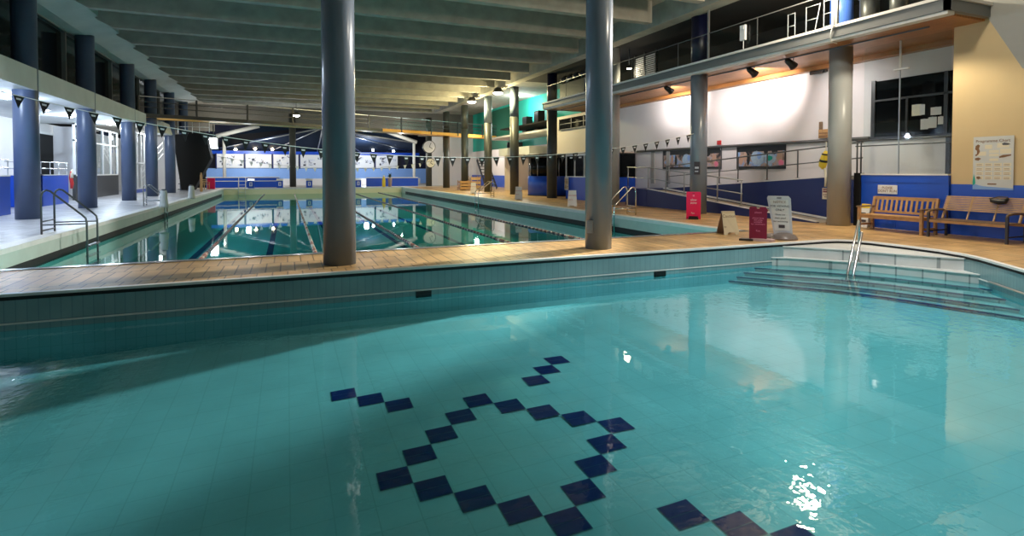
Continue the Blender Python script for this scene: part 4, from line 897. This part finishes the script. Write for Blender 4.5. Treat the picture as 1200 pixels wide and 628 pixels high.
# wall signs and poster
p = on_x(1040,222,15.6); t = thing('wall_sign', 'white rectangular sign asking not to run, on the blue barrier above the teak bench', 'sign', (15.605,p.y,p.z), -PI/2)
MB().bx(-.27,-.012,-.125,.27,0,.125).build('plate', M['whiteplain'], t, .004); text('lettering', "PLEASE\nDON'T RUN", .095, M['brownink'], t, (0,-.015,0))
p = on_x(970,227,16.2); t = thing('warning_sign', 'small warning sign with a dark red header on the navy ramp wall', 'sign', (16.215,p.y,p.z), -PI/2)
MB().bx(-.20,-.012,-.18,.20,0,.18).build('plate', M['cream'], t); MB().bx(-.18,-.016,.04,.18,-.012,.16).build('header', M['maroon'], t)
text('lettering', 'DANGER', .09, M['cream'], t, (0,-.02,.10)); text('lettering', 'SHALLOW\nWATER', .075, M['maroon'], t, (0,-.02,-.07))
p = on_x(1164,191,15.69); t = thing('hanging_poster', 'pale blue programme chart poster with sea creatures on the yellow wall', 'poster', (15.676,p.y,p.z), -PI/2)
MB().bx(-.41,-.006,-.64,.41,0,.64).build('sheet', M['paperblue'], t)
text('lettering', 'Programme Chart', .095, M['brownink'], t, (-.01,-.009,.53))
b = MB()
for x0, z0, w, h in ((-.17,.34,.15,.10),(-.02+.1,.36,.24,.11),(-.33,.18,.19,.10),(-.08,.24,.2,.07),(-.08,.16,.2,.06),(.14,.22,.22,.12),(-.07,.05,.18,.06)): b.bx(x0,-.008,z0,x0+w,-.006,z0+h)
for r in range(4):
    for c in range(4): b.bx(-.35+.185*c,-.008,-.08-.105*r,-.35+.185*c+.16,-.006,.0-.105*r)
b.build('timetable_boxes', M['cream'], t)
b = MB()
for r in range(4):
    for c in range(4):
        for l in range(2): b.bx(-.33+.185*c,-.0095,-.035-.105*r-.03*l,-.33+.185*c+.11,-.008,-.027-.105*r-.03*l)
b.bx(-.10,-.0085,-.52,.08,-.006,-.49); b.build('print', M['brownink'], t)
def blob(pts, name, m, th=.0085):
    b = MB(); b.prism([(x,-.006,z) for x, z in pts], (0,-(th-.006),0)); b.build(name, m, t)
blob([(-.36,.42),(-.31,.46),(-.27,.43),(-.29,.36),(-.27,.28),(-.30,.21),(-.35,.17),(-.37,.20),(-.33,.23),(-.33,.30),(-.37,.34)], 'seahorse', M['brownink'])
blob([(.17,.45),(.22,.48),(.31,.46),(.34,.43),(.28,.42),(.2,.42)], 'fish', M['rail'])
blob([(.12,.15),(.20,.19),(.36,.20),(.36,.17),(.22,.13),(.13,.12)], 'eel', M['brownink'])
blob([(-.37,.12),(-.30,.14),(-.24,.11),(-.30,.06),(-.37,.08)], 'shell', M['brownink'])
blob([(-.33,-.33),(-.27,-.32),(-.24,-.37),(-.29,-.40),(-.33,-.37)], 'crab', M['brownink'])
blob([(-.41,-.55),(-.35,-.5),(-.36,-.38),(-.39,-.27),(-.40,-.36),(-.41,-.45)], 'seaweed', M['teal'])
blob([(-.41,-.64),(.41,-.64),(.41,-.60),(.1,-.58),(-.2,-.56),(-.41,-.5)], 'wave_band', M['skyblue'], .0075)
# yellow float hung beside the round column
p = on_x(967,188,16.15); t = thing('float_tube', 'yellow foam float with dark bands hanging beside the big round column', 'float', (16.1,p.y-.02,p.z))
b = MB(); b.tube([(0,-.05,.30),(0,.0,.15),(0,.04,-.02),(0,.07,-.17),(0,.03,-.27)], [.05,.10,.12,.12,.06], 12); b.build('foam', M['gold'], t)
b = MB(); b.tube([(0,.03,.02),(0,.05,-.05)], .124, 12); b.tube([(0,-.02,.22),(0,-.01,.17)], .10, 12); b.build('bands', M['black'], t)
b = MB(); b.tube([(0,-.04,.3),(0,-.05,.6)], .012, 6); b.tube([(0,-.02,-.25),(0,-.05,-.6),(0,-.04,-.85)], .035, 8); b.build('strap', M['cream'], t)
p = on_y(807,197,16.5); t = thing('column_plate', 'small dark plate fixed to the left of the second right column', 'sign', (14.27,16.5,p.z), -math.atan2(14.3,16.5)-.55)
MB().bx(-.12,-.03,-.24,.12,0,.24).build('plate', M['ink'], t); b = MB(); b.bx(-.08,-.034,-.02,.08,-.03,.05); b.bx(-.08,-.034,-.14,.06,-.03,-.1); b.build('print', M['greyboard'], t)
# stair rail in the near pool
t = thing('step_rail', 'bright steel handrail standing on the near pool entry steps', 'handrail', (11.35,7.9,-.07))
t.location = (11.03,7.84,-.30); base = Vector(t.location)
top = on_z(1004,257,.58); top.z = .58; foot = on_z(993,321,WN); top = Vector((11.06,7.88,.60)); d = (foot-top)
for nm, dz in (('side_rail',0),('mid_rail',-.27)):
    a = top+Vector((.03,-.05,dz) if dz else (0,0,0)); q = a+d*1.0; q2 = a+d*1.28
    b = MB(); b.tube(([Vector((top.x+.03,top.y+.01,-.30))-base, Vector((top.x+.03,top.y+.01,.50))-base] if dz == 0 else [Vector((top.x+.03,top.y+.01,top.z+dz+.01))-base])+[a+Vector((.02,.01,-.02))-base, a+d*.03-base, q-base, q2-base], .025, 10); b.build(nm, M['steel'], t)
b = MB(); b.lathe([(.06,0),(.06,.015),(.03,.03)], Vector((top.x+.03,top.y+.01,-.30))-base, 14); b.build('foot_flange', M['steel'], t)

# ------------------------------------------------------------------ rest of the room
struct(MB().bx(-20,-7.2,0,24,-7,8.4).build('wall_rear', M['concrete_pale']))

# ------------------------------------------------------------------ lights
def point(name, loc, e, col=(1,1,1), r=.15):
    l = bpy.data.lights.new(name, 'POINT'); l.energy = e; l.color = col; l.shadow_soft_size = r
    o = bpy.data.objects.new(name, l); COL.objects.link(o); o.location = loc; return o
def spot(name, loc, tgt, e, col, ang, blend=.6, r=.06):
    l = bpy.data.lights.new(name, 'SPOT'); l.energy = e; l.color = col; l.spot_size = ang; l.spot_blend = blend; l.shadow_soft_size = r
    o = bpy.data.objects.new(name, l); COL.objects.link(o); o.location = loc
    o.rotation_euler = (Vector(tgt)-Vector(loc)).to_track_quat('-Z','Y').to_euler(); return o
def area(name, loc, tgt, e, col, sx, sy):
    l = bpy.data.lights.new(name, 'AREA'); l.energy = e; l.color = col; l.shape = 'RECTANGLE'; l.size = sx; l.size_y = sy
    o = bpy.data.objects.new(name, l); COL.objects.link(o); o.location = loc
    o.rotation_euler = (Vector(tgt)-Vector(loc)).to_track_quat('-Z','Y').to_euler(); return o
for y, ty, tz, e, a in ((spots[0],21.2,4.95,560,105),(spots[1],18.6,3.4,260,110),(spots[2],16.0,4.95,800,105),(13.0,12.6,3.4,200,110)):
    if e > 500: spot('track_spot', (15.13,y,4.95), (17.2,ty,tz-.15), e*2.2, (1,.93,.90), math.radians(46), 1.0)
    spot('track_spot', (15.13,y,4.95), (17.2,ty,tz), e, (1,.90,.86), math.radians(a), 1.0)
point('flood_steps', (13.5,11.0,6.72), 700, (1,.84,.62), .2); spot('side_fill', (13.85,11.9,6.95), (3,12.2,2.6), 10000, (1,.93,.84), math.radians(54), .3, .12); point('edge_fill', (9.5,7.0,7.1), 480, (1,.90,.74), .2)  # side and edge lamps are unseen fill, added to brighten columns and pool
spot('soffit_spot', (14.35,8.5,5.12), (15.0,11.3,2.2), 420, (1,.88,.68), math.radians(70), .35, .05); spot('soffit_spot', (14.6,9.4,5.12), (15.2,7.6,.6), 260, (1,.85,.6), math.radians(95), .6, .08)
point('flood_far', (13.45,35.4,6.7), 1100, (1,.86,.44), .2)
point('flood_farther', (13.4,41.0,6.75), 1100, (1,.86,.44), .2)
point('flood_bridge', (.8,50,6.1), 300, (.9,.95,1), .25)
point('flood_balcony', (15.2,24.3,6.75), 18, (.9,.95,1), .2)
point('flood_louvre', (15.1,22.2,6.3), 35, (1,.85,.6), .2)
for y, x, e in ((19.5,-9.4,900),(25.55,-9.4,420),(33.0,-9.7,420),(37.3,-9.2,420)): point('downlight', (x,y,4.1), e, (.68,.82,1), .15)
point('downlight_far', (-10.0,44.0,4.0), 300, (.85,.92,1), .15); point('downlight_stair', (-9.4,51.0,4.2), 260, (.85,.92,1), .15)
point('hall_light', (-4,69,3.9), 1100, (.8,.88,1), .3); point('hall_light', (9,69,3.9), 1100, (.8,.88,1), .3); point('end_fill', (-5.6,59.6,4.2), 420, (1,.97,.85), .06); point('end_fill', (11.5,59.6,4.2), 420, (1,.97,.85), .06)  # the two end lamps are unseen fill, added to brighten the end wall
point('teal_light', (18.9,44.5,7.3), 420, (.9,1,.97), .2)
point('kiosk_light', (18.5,40.5,2.6), 60, (1,.9,.75), .2); point('far_right_light', (17.5,52,4.2), 380, (1,.93,.85), .2)
area('rear_fill', (3,-4,7.3), (3,2.5,-1), 18, (.85,.95,1), 10, 1.0)  # unseen area light added as general fill from behind the camera
spot('pool_fill_spot', (8.3,4.6,7.3), (8.3,4.8,-1), 1700, (1,.99,.98), math.radians(86), .5, .2)  # both pool spots are unseen fill, added to brighten the pool floor
spot('pool_fill_spot', (2.4,3.6,7.3), (2.6,3.8,-1), 30, (.72,.95,1), math.radians(88), .5, .2)
for x in (-3.4,2.0,7.4): point('underwater_fill', (x,MY0+.35,-1.15), 120, (.8,.97,1), .1)  # hidden points added below the near edge to brighten the lane pool
S.world = bpy.data.worlds.new('night'); S.world.use_nodes = True
S.world.node_tree.nodes['Background'].inputs[0].default_value = (.05,.07,.1,1); S.world.node_tree.nodes['Background'].inputs[1].default_value = .2

# ------------------------------------------------------------------ camera
cam = bpy.data.cameras.new('camera'); co = bpy.data.objects.new('camera', cam); COL.objects.link(co)
cam.sensor_fit = 'HORIZONTAL'; cam.sensor_width = 36; cam.lens = 36*F/1200
cam.shift_y = (CY-314)/1200; cam.clip_start = .05; cam.clip_end = 300
co.location = (0,0,EYE); co.rotation_euler = (PI/2-PITCH, 0, -YAW)
S.camera = co
S.view_settings.view_transform = 'Standard'; S.view_settings.look = 'None'; S.view_settings.gamma = 1; S.view_settings.use_curve_mapping = False
S.view_settings.exposure = 0.0
try:
    S.cycles.use_denoising = True; S.cycles.max_bounces = 8; S.cycles.transparent_max_bounces = 12; S.cycles.caustics_reflective = False; S.cycles.sample_clamp_indirect = 4
except Exception: pass
